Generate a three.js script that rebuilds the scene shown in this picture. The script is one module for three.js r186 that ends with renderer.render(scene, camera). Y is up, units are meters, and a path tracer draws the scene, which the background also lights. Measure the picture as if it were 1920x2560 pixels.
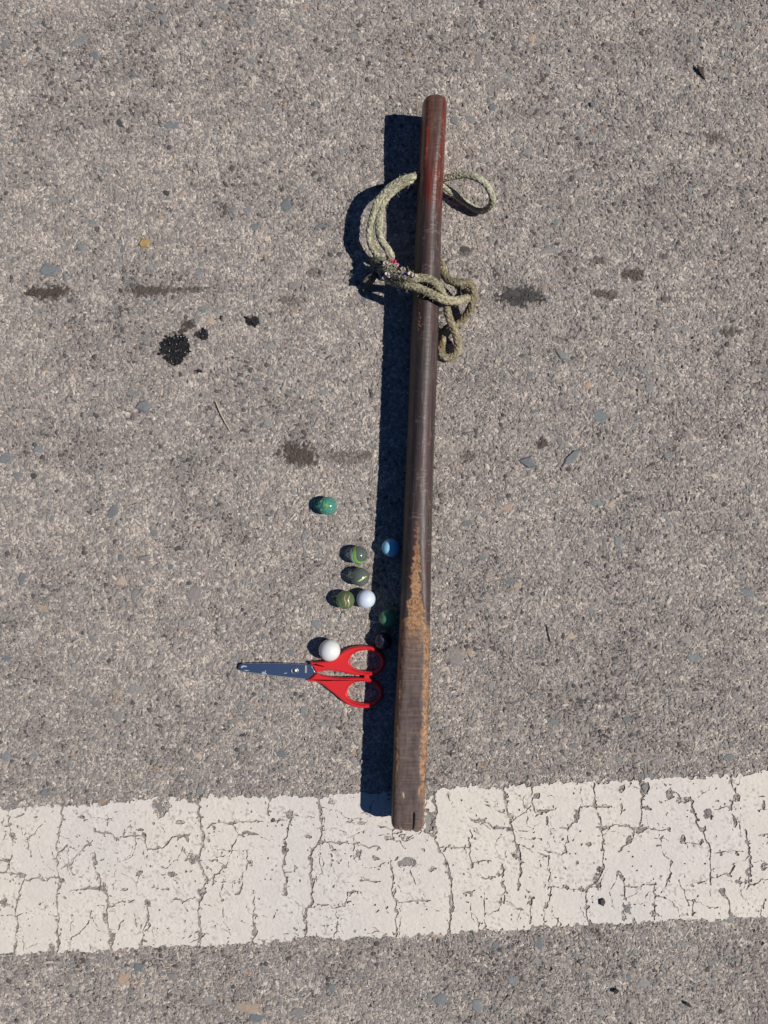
import * as THREE from 'three';
import { mergeGeometries } from 'three/addons/utils/BufferGeometryUtils.js';

// ---------------------------------------------------------------- camera, sky, sun, exposure
const H = 0.74, F = 2126;                       // camera height above the road, focal length in photo pixels
const scene = new THREE.Scene();
const camera = new THREE.PerspectiveCamera(2 * Math.atan(1280 / F) * 180 / Math.PI, 0.75, 0.02, 400);
camera.position.set(0, H, 0); camera.up.set(0, 0, -1); camera.lookAt(0, 0, 0);
const renderer = new THREE.WebGLRenderer({ antialias: true });
renderer.toneMapping = THREE.LinearToneMapping; renderer.toneMappingExposure = 1.0;
renderer.shadowMap.enabled = true;

const SKY_ZENITH = [0.019, 0.050, 0.138], SKY_HORIZON = [0.028, 0.05, 0.085];
{ // clear deep-blue sky
  const w = 64, h = 128, d = new Float32Array(w * h * 4);
  for (let j = 0; j < h; j++) {
    const el = ((j + 0.5) / h - 0.5) * Math.PI, k = el > 0 ? Math.pow(1 - Math.sin(el), 2.2) : 1;
    for (let i = 0; i < w; i++) {
      const o = (j * w + i) * 4;
      for (let c = 0; c < 3; c++) d[o + c] = SKY_ZENITH[c] + (SKY_HORIZON[c] - SKY_ZENITH[c]) * k;
      d[o + 3] = 1;
    }
  }
  const t = new THREE.DataTexture(d, w, h, THREE.RGBAFormat, THREE.FloatType);
  t.mapping = THREE.EquirectangularReflectionMapping; t.magFilter = t.minFilter = THREE.LinearFilter; t.needsUpdate = true;
  scene.background = t; scene.environment = t;
}
const SUN_EL = 50.5 * Math.PI / 180, SUN_AZ = 6 * Math.PI / 180;
const sunDir = new THREE.Vector3(Math.cos(SUN_EL) * Math.cos(SUN_AZ), Math.sin(SUN_EL), Math.cos(SUN_EL) * Math.sin(SUN_AZ));
const sun = new THREE.DirectionalLight(new THREE.Color().setRGB(1.0, 0.955, 0.89), 4.3);
sun.position.copy(sunDir).multiplyScalar(3); sun.target.position.set(0, 0, 0);
sun.castShadow = true; sun.shadow.mapSize.set(4096, 4096);
Object.assign(sun.shadow.camera, { left: -1, right: 1, top: 1, bottom: -1, near: 0.5, far: 6 });
scene.add(sun, sun.target);

// ---------------------------------------------------------------- helpers
const P = (px, py, y = 0) => new THREE.Vector3((px - 960) * (H - y) / F, y, (py - 1280) * (H - y) / F);
const S0 = H / F;                                // metres per photo pixel on the road
let seed = 12345;
const rnd = () => { seed = (seed * 1664525 + 1013904223) >>> 0; return seed / 4294967296; };
const rr = (a, b) => a + (b - a) * rnd();
const hash = (x, y, s = 0) => {
  let n = Math.imul(x | 0, 374761393) ^ Math.imul(y | 0, 668265263) ^ Math.imul(s | 0, 2147483647 - 58);
  n = Math.imul(n ^ (n >>> 16), 0x85ebca6b); n = Math.imul(n ^ (n >>> 13), 0xc2b2ae35); n = Math.imul(n ^ (n >>> 15), 1274126177); n ^= n >>> 16; return (n >>> 0) / 4294967296;
};
const vn = (x, y, s = 0) => {
  const xi = Math.floor(x), yi = Math.floor(y); let fx = x - xi, fy = y - yi;
  fx = fx * fx * (3 - 2 * fx); fy = fy * fy * (3 - 2 * fy);
  const a = hash(xi, yi, s), b = hash(xi + 1, yi, s), c = hash(xi, yi + 1, s), d = hash(xi + 1, yi + 1, s);
  return a + (b - a) * fx + (c - a) * fy + (a - b - c + d) * fx * fy;
};
const fbm = (x, y, s = 0, o = 3) => { let v = 0, a = 0.5, t = 0; for (let i = 0; i < o; i++) { v += a * vn(x, y, s + i * 17); t += a; a *= 0.5; x = x * 2.03 + 5.1; y = y * 2.03 + 1.7; } return v / t; };
const clamp = (v, a = 0, b = 1) => Math.min(b, Math.max(a, v));
const sm = (a, b, v) => { const t = clamp((v - a) / (b - a)); return t * t * (3 - 2 * t); };
const lerp = (a, b, t) => a + (b - a) * t;
const mix3 = (a, b, t) => [lerp(a[0], b[0], t), lerp(a[1], b[1], t), lerp(a[2], b[2], t)];
const table = (rows, x, k) => {                  // rows [x, v1, v2 ...] sorted by x
  if (x <= rows[0][0]) return rows[0][k];
  for (let i = 1; i < rows.length; i++) if (x <= rows[i][0]) { const t = (x - rows[i - 1][0]) / (rows[i][0] - rows[i - 1][0]); return lerp(rows[i - 1][k], rows[i][k], t); }
  return rows[rows.length - 1][k];
};
const taken = {};
const numbered = (n) => { const k = taken[n] = (taken[n] ?? -1) + 1; return k ? n + '_' + String(k).padStart(3, '0') : n; };
function thing(name, label, category, pos, group) {
  const o = new THREE.Group(); o.name = numbered(name); if (pos) o.position.copy(pos);
  o.userData = { label, category }; if (group) o.userData.group = group; scene.add(o); return o;
}
function part(name, geo, m, parent, kind) {
  const o = new THREE.Mesh(geo, m); o.name = numbered(name); if (kind) o.userData.kind = kind;
  parent.add(o); return o;
}
const std = (o) => new THREE.MeshStandardMaterial(o);
const rgb = (r, g, b) => new THREE.Color().setRGB(r, g, b);
const geoFrom = (pos, idx, col, uv) => {
  const g = new THREE.BufferGeometry(); g.setAttribute('position', new THREE.Float32BufferAttribute(pos, 3));
  if (col) g.setAttribute('color', new THREE.Float32BufferAttribute(col, 3));
  if (uv) g.setAttribute('uv', new THREE.Float32BufferAttribute(uv, 2));
  if (idx) g.setIndex(idx); g.computeVertexNormals(); return g;
};

// ---------------------------------------------------------------- stains on the road (photo pixels)
// x, y, rx, ry, turn, strength, colour
const TAR = [0.012, 0.011, 0.012], OIL = [0.072, 0.055, 0.046], DAMP = [0.046, 0.044, 0.045];
const STAINS = [
  [434, 868, 42, 34, 0, 1, TAR], [440, 895, 26, 18, 0, 1, TAR], [505, 836, 17, 14, 0, .95, TAR], [472, 811, 20, 11, 0, 0.95, OIL], [456, 826, 9, 7, 0, 0.95, OIL],
  [629, 803, 19, 15, 0, .97, TAR], [553, 794, 6, 5, 0, 1, TAR], [495, 927, 8, 5, 0, .9, TAR],
  [118, 733, 50, 17, -.05, 0.95, OIL], [165, 728, 22, 8, 0, 0.62, OIL], [374, 727, 52, 13, 0, 0.83, OIL], [465, 724, 55, 6, -.05, 0.69, OIL],
  [746, 1138, 44, 27, .1, 0.90, OIL], [866, 1143, 60, 16, -.05, 0.56, OIL],
  [1293, 740, 56, 25, .08, 0.90, DAMP], [1582, 687, 30, 14, 0, 0.85, OIL], [1513, 736, 32, 11, .15, 0.75, OIL], [1660, 748, 12, 8, 0, 0.62, OIL],
  [1825, 829, 22, 12, 0, 0.75, OIL], [1782, 342, 26, 14, 0, 0.69, OIL], [1353, 1114, 15, 10, -.6, 0.88, OIL], [1162, 628, 18, 11, 0, 0.62, DAMP], [1493, 651, 16, 9, 0, 0.62, OIL],
  [1654, 640, 14, 7, 0, 0.62, OIL], [730, 752, 26, 10, 0, 0.50, OIL], [786, 684, 16, 10, 0, 0.56, OIL], [1170, 1136, 18, 12, 0, 0.56, OIL],
];
function stain(px, py) {                          // [strength, colour]
  let best = 0, col = OIL;
  for (const [x, y, rx, ry, a, s, c] of STAINS) {
    const dx = px - x, dy = py - y; if (Math.abs(dx) > rx * 2.2 || Math.abs(dy) > Math.max(rx, ry) * 2.2) continue;
    const u = (dx * Math.cos(a) + dy * Math.sin(a)) / rx, v = (-dx * Math.sin(a) + dy * Math.cos(a)) / ry;
    const d = Math.hypot(u, v) + (fbm(px / 16, py / 16, 7) - .5) * .7 + (vn(px / 5, py / 5, 3) - .5) * (c === TAR ? .35 : .9);
    const w = s * (c === TAR ? sm(1.06, .9, d) : sm(1.28, .78, d));
    if (w > best) { best = w; col = c; }
  }
  return [best, col];
}

// ---------------------------------------------------------------- painted line: a field of photo-pixel distances, > 0 inside the paint
const GX0 = -640, GX1 = 2560, GY0 = 1880, GY1 = 2440, GS = 2.15;
const NX = Math.floor((GX1 - GX0) / GS) + 1, NY = Math.floor((GY1 - GY0) / GS) + 1;
const field = new Float32Array(NX * NY);
const TOP = [[-640, 2053], [0, 2021], [60, 2018], [162, 2011], [230, 2012], [289, 2004], [382, 1995], [440, 1995], [492, 2005], [521, 1990], [665, 1990], [700, 1986], [793, 1995], [840, 1984], [897, 1984], [960, 1982], [1060, 1990], [1084, 1984], [1110, 1969], [1191, 1964], [1250, 1972], [1284, 1961], [1330, 1964], [1423, 1955], [1481, 1955], [1573, 1952], [1654, 1943], [1741, 1943], [1816, 1938], [1920, 1926], [2560, 1895]];
const BOT = [[-640, 2416], [0, 2386], [133, 2377], [266, 2377], [370, 2363], [492, 2361], [631, 2360], [752, 2343], [810, 2340], [868, 2348], [960, 2338], [995, 2343], [1100, 2332], [1209, 2323], [1307, 2322], [1354, 2314], [1463, 2311], [1573, 2305], [1683, 2299], [1816, 2298], [1915, 2288], [2560, 2256]];
for (let j = 0; j < NY; j++) for (let i = 0; i < NX; i++) {
  const px = GX0 + i * GS, py = GY0 + j * GS;
  const rough = (fbm(px / 11, py / 11, 21, 3) - .5) * 22 + (vn(px / 4, py / 4, 5) - .5) * 5;
  field[j * NX + i] = Math.min(py - table(TOP, px, 1), table(BOT, px, 1) - py) + rough;
}
function carve(x0, y0, x1, y1, w) {               // a crack of width w
  const m = w + 8, i0 = Math.max(0, Math.floor((Math.min(x0, x1) - m - GX0) / GS)), i1 = Math.min(NX - 1, Math.ceil((Math.max(x0, x1) + m - GX0) / GS));
  const j0 = Math.max(0, Math.floor((Math.min(y0, y1) - m - GY0) / GS)), j1 = Math.min(NY - 1, Math.ceil((Math.max(y0, y1) + m - GY0) / GS));
  const dx = x1 - x0, dy = y1 - y0, l2 = dx * dx + dy * dy || 1;
  for (let j = j0; j <= j1; j++) for (let i = i0; i <= i1; i++) {
    const px = GX0 + i * GS, py = GY0 + j * GS;
    const qx = px + (fbm(px / 14, py / 14, 31, 3) - .5) * 14, qy = py + (fbm(px / 14, py / 14, 41, 3) - .5) * 14;
    const t = clamp(((qx - x0) * dx + (qy - y0) * dy) / l2), d = Math.hypot(qx - x0 - dx * t, qy - y0 - dy * t);
    const ww = w * (.5 + 1.9 * Math.pow(fbm(px / 13, py / 13, 51, 2), 2.6)) * .5;
    const v = d - ww, k = j * NX + i; if (v < field[k]) field[k] = v;
  }
}
function chip(x, y, rx, ry, a = 0) {
  const m = Math.max(rx, ry) * 2.3 + 4, i0 = Math.max(0, Math.floor((x - m - GX0) / GS)), i1 = Math.min(NX - 1, Math.ceil((x + m - GX0) / GS));
  const j0 = Math.max(0, Math.floor((y - m - GY0) / GS)), j1 = Math.min(NY - 1, Math.ceil((y + m - GY0) / GS));
  for (let j = j0; j <= j1; j++) for (let i = i0; i <= i1; i++) {
    const px = GX0 + i * GS, py = GY0 + j * GS, dx = px - x, dy = py - y;
    const u = (dx * Math.cos(a) + dy * Math.sin(a)) / rx, v = (-dx * Math.sin(a) + dy * Math.cos(a)) / ry;
    const d = (Math.hypot(u, v) - .9 + (fbm(px / 11, py / 11, 61, 3) - .5) * 2.6) * Math.min(rx, ry), k = j * NX + i;
    if (d < field[k]) field[k] = d;
  }
}
const LC = [ // cracks in the left half: width, then x, y pairs (crop pixels)
  [8, 45, 210, 40, 280, 55, 370], [14, 270, 195, 262, 290, 243, 370, 250, 400], [9, 250, 400, 243, 460, 262, 520, 245, 600, 255, 700, 250, 830],
  [15, 850, 185, 865, 250, 885, 330, 870, 400, 855, 430, 895, 520, 870, 560, 860, 640, 860, 800], [5, 1160, 155, 1155, 250], [5, 900, 290, 930, 275, 1010, 270, 1130, 265, 1245, 260],
  [8, 1010, 270, 1030, 320, 1110, 315], [12, 1260, 220, 1240, 320, 1230, 400, 1225, 470, 1240, 520, 1235, 575], [12, 1380, 160, 1390, 260, 1385, 350, 1340, 390, 1345, 480, 1350, 560, 1345, 620, 1320, 660, 1315, 780],
  [6, 1385, 345, 1480, 355, 1570, 370, 1640, 375], [5, 1350, 630, 1420, 620], [5, 1440, 640, 1490, 625, 1500, 570, 1560, 560], [5, 1460, 640, 1450, 760], [6, 0, 430, 45, 430, 30, 480], [8, -40, 480, 60, 485, 110, 515, 190, 515, 260, 505],
  [9, 100, 520, 80, 600, 70, 640, 75, 720, 65, 835], [8, -30, 600, 60, 630], [6, 270, 470, 310, 450, 340, 400, 400, 350], [7, 250, 400, 290, 375], [13, 420, 490, 450, 550, 465, 630, 455, 680, 480, 760, 485, 825],
  [7, 300, 570, 360, 555, 440, 550], [5, 465, 630, 540, 610, 580, 605], [6, 630, 600, 640, 680, 620, 740, 615, 810], [7, 400, 310, 480, 315, 500, 340, 570, 320, 620, 330], [6, 625, 330, 635, 390, 720, 375, 750, 330, 800, 330],
  [4, 620, 390, 630, 480], [5, 905, 520, 950, 480, 990, 440, 1000, 380, 1020, 340], [6, 1070, 390, 1075, 440, 1055, 490, 1040, 540, 1025, 580], [3.5, 900, 520, 1040, 525], [6, 1100, 560, 1095, 640, 1100, 740, 1090, 800],
  [5, 750, 605, 850, 595], [5, 1240, 490, 1290, 465], [5, 1430, 400, 1440, 490], [8, 1530, 425, 1560, 390], [5, 1640, 525, 1600, 515, 1550, 510], [5, 50, 400, 40, 470], [4, 650, 550, 720, 560], [4, 550, 240, 560, 280], [4, 790, 610, 810, 650], [8, 125, 310, 118, 380], [5, 800, 430, 855, 430],
];
const RC = [ // right half
  [12, 520, 125, 525, 200, 545, 250, 560, 330, 585, 400, 590, 470, 580, 560], [8, 500, 215, 545, 240], [7, 640, 115, 635, 190, 660, 230, 700, 220, 740, 210], [5, 630, 200, 590, 240, 560, 260],
  [10, 900, 95, 910, 190, 930, 250, 945, 340, 945, 420, 940, 480, 905, 530, 870, 560], [8, 870, 560, 875, 640, 880, 715], [5, 910, 190, 990, 200], [7, 905, 195, 850, 200, 820, 260, 790, 300, 785, 380, 770, 410],
  [10, 1110, 90, 1115, 180, 1105, 280, 1060, 350, 1020, 390], [7, 920, 285, 1030, 280, 1110, 300, 1200, 300, 1240, 305], [9, 1240, 120, 1280, 170, 1330, 180, 1345, 270, 1380, 310, 1410, 400, 1415, 520],
  [9, 1490, 60, 1520, 150, 1500, 200, 1430, 210], [7, 1500, 200, 1510, 300], [5, 1190, 320, 1200, 400, 1240, 430, 1230, 510, 1215, 545], [9, 1560, 300, 1575, 380, 1580, 480, 1565, 550], [6, 380, 250, 440, 275, 490, 290, 540, 295],
  [5, 375, 300, 365, 400, 380, 440, 460, 435], [5, 600, 370, 660, 400, 710, 415, 715, 520, 715, 600, 690, 640, 685, 720], [10, 30, 430, 35, 520, 40, 580, 55, 640, 50, 760], [11, 215, 145, 225, 220, 210, 320, 235, 380, 270, 450, 290, 520, 290, 600, 280, 740],
  [5, 235, 375, 360, 375], [5, 60, 615, 150, 600], [7, 150, 600, 195, 605], [6, 430, 575, 435, 660, 430, 730], [7, 510, 450, 520, 560, 505, 630], [5, 635, 590, 630, 715], [5, 700, 540, 800, 555, 860, 560],
  [7, 1010, 480, 1035, 530, 1035, 600, 1035, 690], [6, 1040, 545, 1165, 540, 1170, 610, 1170, 690], [4, 1310, 545, 1410, 510, 1500, 480], [9, 1450, 560, 1480, 600, 1495, 680], [4, 1330, 560, 1335, 670], [5, 1640, 600, 1625, 690], [4, 1420, 400, 1560, 395],
  [4, 610, 555, 630, 600], [6, 1020, 195, 1025, 240], [8, 1490, 500, 1515, 455], [7, 1530, 545, 1540, 505], [6, 90, 345, 130, 340], [6, 55, 420, 30, 440], [5, 110, 470, 130, 530], [6, 0, 330, 60, 345, 90, 380],
];
const CK = 960 / 1659, cracks = [];
for (const [x0, src] of [[0, LC], [960, RC]]) for (const c of src) for (let k = 1; k + 3 < c.length; k += 2)
  for (const dx of [0, x0 ? -1920 : 1920]) { // the line goes on beyond the frame
    const sh = -dx * .0487;
    if (cracks.push([x0 + dx + c[k] * CK, 1900 + sh + c[k + 1] * CK, x0 + dx + c[k + 2] * CK, 1900 + sh + c[k + 3] * CK, Math.round(Math.hypot(c[k + 2] - c[k], c[k + 3] - c[k + 1]) * CK / 16)])) carve(x0 + dx + c[k] * CK, 1900 + sh + c[k + 1] * CK, x0 + dx + c[k + 2] * CK, 1900 + sh + c[k + 3] * CK, c[0] * CK * .8 + .9);
  }
for (const c of cracks) for (let k = 0; k < c[4]; k++) { const t = rnd(); chip(lerp(c[0], c[2], t) + rr(-7, 7), lerp(c[1], c[3], t) + rr(-7, 7), rr(2, 6.5), rr(1.3, 3), rr(0, 3.1)); }
for (let k = 0; k < 260; k++) { // hairlines between the traced cracks
  let x = rr(-500, 2450), y = rr(1985, 2340) - (x - 960) * .0487, a = rnd() < .5 ? rr(-.35, .35) : rr(1.2, 1.9); const n = 2 + Math.floor(rnd() * 3);
  for (let q = 0; q < n; q++) { const l = rr(14, 30), x1 = x + Math.cos(a) * l, y1 = y + Math.sin(a) * l; carve(x, y, x1, y1, rr(1.5, 2.5)); x = x1; y = y1; a += rr(-.7, .7); }
}
const CHIPS = [[0, 408, 435, 12, 34], [0, 690, 200, 26, 40], [0, 715, 190, 22, 24], [0, 600, 485, 12, 11], [0, 735, 490, 16, 11], [0, 740, 555, 15, 10], [0, 538, 555, 16, 8], [0, 265, 520, 14, 15], [0, 960, 458, 18, 8], [0, 1330, 330, 12, 6], [0, 1428, 182, 12, 10], [0, 1620, 424, 18, 10], [0, 1352, 518, 14, 14], [0, 832, 425, 20, 20], [0, 878, 560, 20, 16],
  [0, 805, 340, 8, 18], [0, 350, 245, 12, 6], [0, 620, 320, 14, 14], [0, 610, 300, 16, 8], [0, 780, 266, 24, 8], [0, 1225, 385, 14, 18], [0, 1245, 235, 18, 14], [0, 1350, 388, 22, 8], [0, 1470, 358, 16, 8], [0, 1240, 515, 9, 14], [0, 1237, 566, 9, 14], [0, 20, 610, 20, 20], [0, 58, 320, 14, 16], [0, 430, 552, 18, 8], [0, 455, 680, 12, 26], [0, 480, 770, 14, 30], [0, 255, 770, 10, 20], [0, 225, 805, 14, 14], [0, 635, 610, 12, 14], [0, 1435, 412, 9, 14], [0, 1556, 270, 24, 6], [0, 1100, 740, 10, 12], [0, 510, 400, 18, 4], [0, 1000, 272, 14, 8], [0, 410, 300, 8, 10], [0, 95, 495, 14, 12], [0, 200, 512, 16, 8], [0, 1545, 410, 8, 22], [0, 1165, 165, 10, 16], [0, 1085, 440, 8, 16], [0, 640, 675, 8, 14],
  [960, 92, 440, 42, 24, .25], [960, 203, 268, 27, 62], [960, 200, 140, 24, 26], [960, 1122, 118, 22, 26], [960, 1225, 145, 24, 40, .3], [960, 1285, 165, 34, 14, .2], [960, 1405, 222, 20, 24], [960, 915, 505, 16, 36, .3], [960, 1058, 655, 18, 34, -.4], [960, 832, 443, 8, 16], [960, 1170, 660, 15, 14], [960, 1500, 680, 24, 22], [960, 950, 200, 24, 5], [960, 1025, 120, 16, 16], [960, 660, 150, 16, 18], [960, 1288, 345, 9, 26], [960, 1380, 350, 20, 12], [960, 1640, 200, 8, 18], [960, 1635, 155, 18, 5], [960, 400, 262, 22, 14], [960, 550, 245, 14, 14], [960, 580, 400, 10, 30], [960, 880, 360, 22, 12], [960, 1100, 300, 22, 10], [960, 1060, 345, 14, 14], [960, 1022, 500, 12, 24, -.4], [960, 1460, 565, 22, 12], [960, 830, 240, 12, 22], [960, 790, 295, 14, 7], [960, 1520, 160, 14, 16], [960, 1515, 270, 10, 14], [960, 1130, 205, 20, 8], [960, 205, 470, 8, 12, .6], [960, 175, 605, 18, 6], [960, 290, 640, 10, 14], [960, 860, 562, 12, 14], [960, 1400, 60, 0, 0], [960, 380, 450, 6, 12], [960, 705, 255, 6, 24], [960, 1365, 300, 12, 10], [960, 1575, 480, 12, 20], [960, 520, 600, 8, 20], [960, 700, 628, 14, 8, -.8], [960, 915, 545, 20, 6], [960, 520, 152, 10, 10], [960, 305, 270, 7, 8], [960, 370, 570, 14, 5], [960, 1635, 465, 8, 18], [960, 690, 220, 24, 8], [960, 540, 300, 20, 8], [960, 565, 405, 12, 10], [960, 90, 345, 18, 14, .5]];
for (const [x0, x, y, rx, ry, a] of CHIPS) if (rx) for (const dx of [0, x0 ? -1920 : 1920]) chip(x0 + dx + x * CK, 1900 - dx * .0487 + y * CK, rx * CK, ry * CK, a || 0);
for (let k = 0; k < 1300; k++) { const x = rr(GX0, GX1), y = rr(1940, 2380); chip(x, y, rr(1.3, 3.6) * (rnd() < .12 ? 2.4 : 1), rr(1.1, 2.6), rr(0, 3)); }
const paintAt = (px, py) => {
  const u = (px - GX0) / GS, v = (py - GY0) / GS, i = Math.floor(u), j = Math.floor(v);
  if (i < 0 || j < 0 || i >= NX - 1 || j >= NY - 1) return -50;
  const fx = u - i, fy = v - j, k = j * NX + i;
  return lerp(lerp(field[k], field[k + 1], fx), lerp(field[k + NX], field[k + NX + 1], fx), fy);
};

// ---------------------------------------------------------------- road surface
const RW = 1.28, RD = 1.6, TW = 2048;             // the detailed stretch round the things
const ridge = (px, py) => sm(.10, .02, Math.abs(fbm(px / 17 + 3 * vn(px / 40, py / 40, 77), py / 15, 411, 2) - .5));   // thin winding seams of pale fines
function bedColour(px, py) {                      // the binder between the grains
  const pale = fbm(px / 120, py / 120, 71, 3), f = fbm(px / 7, py / 7, 81, 3), g = vn(px / 2.6, py / 2.6, 91);
  let c = mix3([.23, .202, .188], [.40, .352, .322], clamp(.5 + (f - .5) * 1.8 + (pale - .5) * .4));
  c = mix3(c.map(v => v * .9), [.5, .44, .39], ridge(px, py) * .4); const k = .72 + .56 * g; c = c.map((v, i) => v * k * [.985, .985, .975][i]);
  const [s, sc] = stain(px, py); return s > 0 ? mix3(c, sc, s) : c;
}
const road = new THREE.Group(); road.name = 'road'; road.userData = { kind: 'structure', label: 'worn grey asphalt road with pale fines, dark chips and oil spots' }; scene.add(road);
{
  const d = new Uint8Array(TW * TW * 4), hgt = new Uint8Array(TW * TW * 4);
  const enc = (v) => Math.round(255 * (v <= .0031308 ? 12.92 * v : 1.055 * Math.pow(Math.max(v, 0), 1 / 2.4) - .055));
  for (let j = 0; j < TW; j++) for (let i = 0; i < TW; i++) {
    const x = ((i + .5) / TW - .5) * RW, z = (.5 - (j + .5) / TW) * RD, px = 960 + x / S0, py = 1280 + z / S0, o = (j * TW + i) * 4;
    const c = bedColour(px, py); d[o] = enc(c[0]); d[o + 1] = enc(c[1]); d[o + 2] = enc(c[2]); d[o + 3] = 255;
    const b = .5 * vn(px / 5, py / 5, 101) + .3 * vn(px / 2.3, py / 2.3, 111) + .2 * hash(i, j, 3);
    hgt[o] = hgt[o + 1] = hgt[o + 2] = Math.round(255 * b); hgt[o + 3] = 255;
  }
  const map = new THREE.DataTexture(d, TW, TW), bump = new THREE.DataTexture(hgt, TW, TW);
  for (const t of [map, bump]) { t.magFilter = THREE.LinearFilter; t.minFilter = THREE.LinearFilter; t.needsUpdate = true; }
  map.colorSpace = THREE.SRGBColorSpace;
  const g = new THREE.PlaneGeometry(RW, RD, 400, 500); g.rotateX(-Math.PI / 2);
  const p = g.attributes.position;
  for (let i = 0; i < p.count; i++) { const x = p.getX(i), z = p.getZ(i); p.setY(i, (fbm(x * 160, z * 160, 121, 3) - .6) * .0012); }
  g.computeVertexNormals();
  part('asphalt_surface', g, std({ map, bumpMap: bump, bumpScale: .0009, roughness: .93 }), road);
}
{ // the rest of the road, out to the horizon
  const n = 1024, d = new Uint8Array(n * n * 4);
  for (let j = 0; j < n; j++) for (let i = 0; i < n; i++) {
    const o = (j * n + i) * 4, w = (s, k) => { const m = n / s; const xi = Math.floor(i / s), yi = Math.floor(j / s); return hash(xi % m, yi % m, k); };
    const v = .6 * w(2, 1) + .3 * w(4, 2) + .1 * w(16, 3), q = .55 + .8 * v;
    d[o] = 137 * q; d[o + 1] = 130 * q; d[o + 2] = 124 * q; d[o + 3] = 255;
  }
  const t = new THREE.DataTexture(d, n, n); t.colorSpace = THREE.SRGBColorSpace; t.wrapS = t.wrapT = THREE.RepeatWrapping; t.magFilter = THREE.LinearFilter; t.minFilter = THREE.LinearFilter; t.repeat.set(400, 400); t.needsUpdate = true;
  const g = new THREE.PlaneGeometry(320, 320); g.rotateX(-Math.PI / 2);
  const m = new THREE.Mesh(g, std({ map: t, roughness: .95 })); m.name = 'ground'; m.position.y = -.006; m.userData = { kind: 'structure', label: 'plain grey asphalt reaching out to the horizon all round' }; scene.add(m);
}
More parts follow.
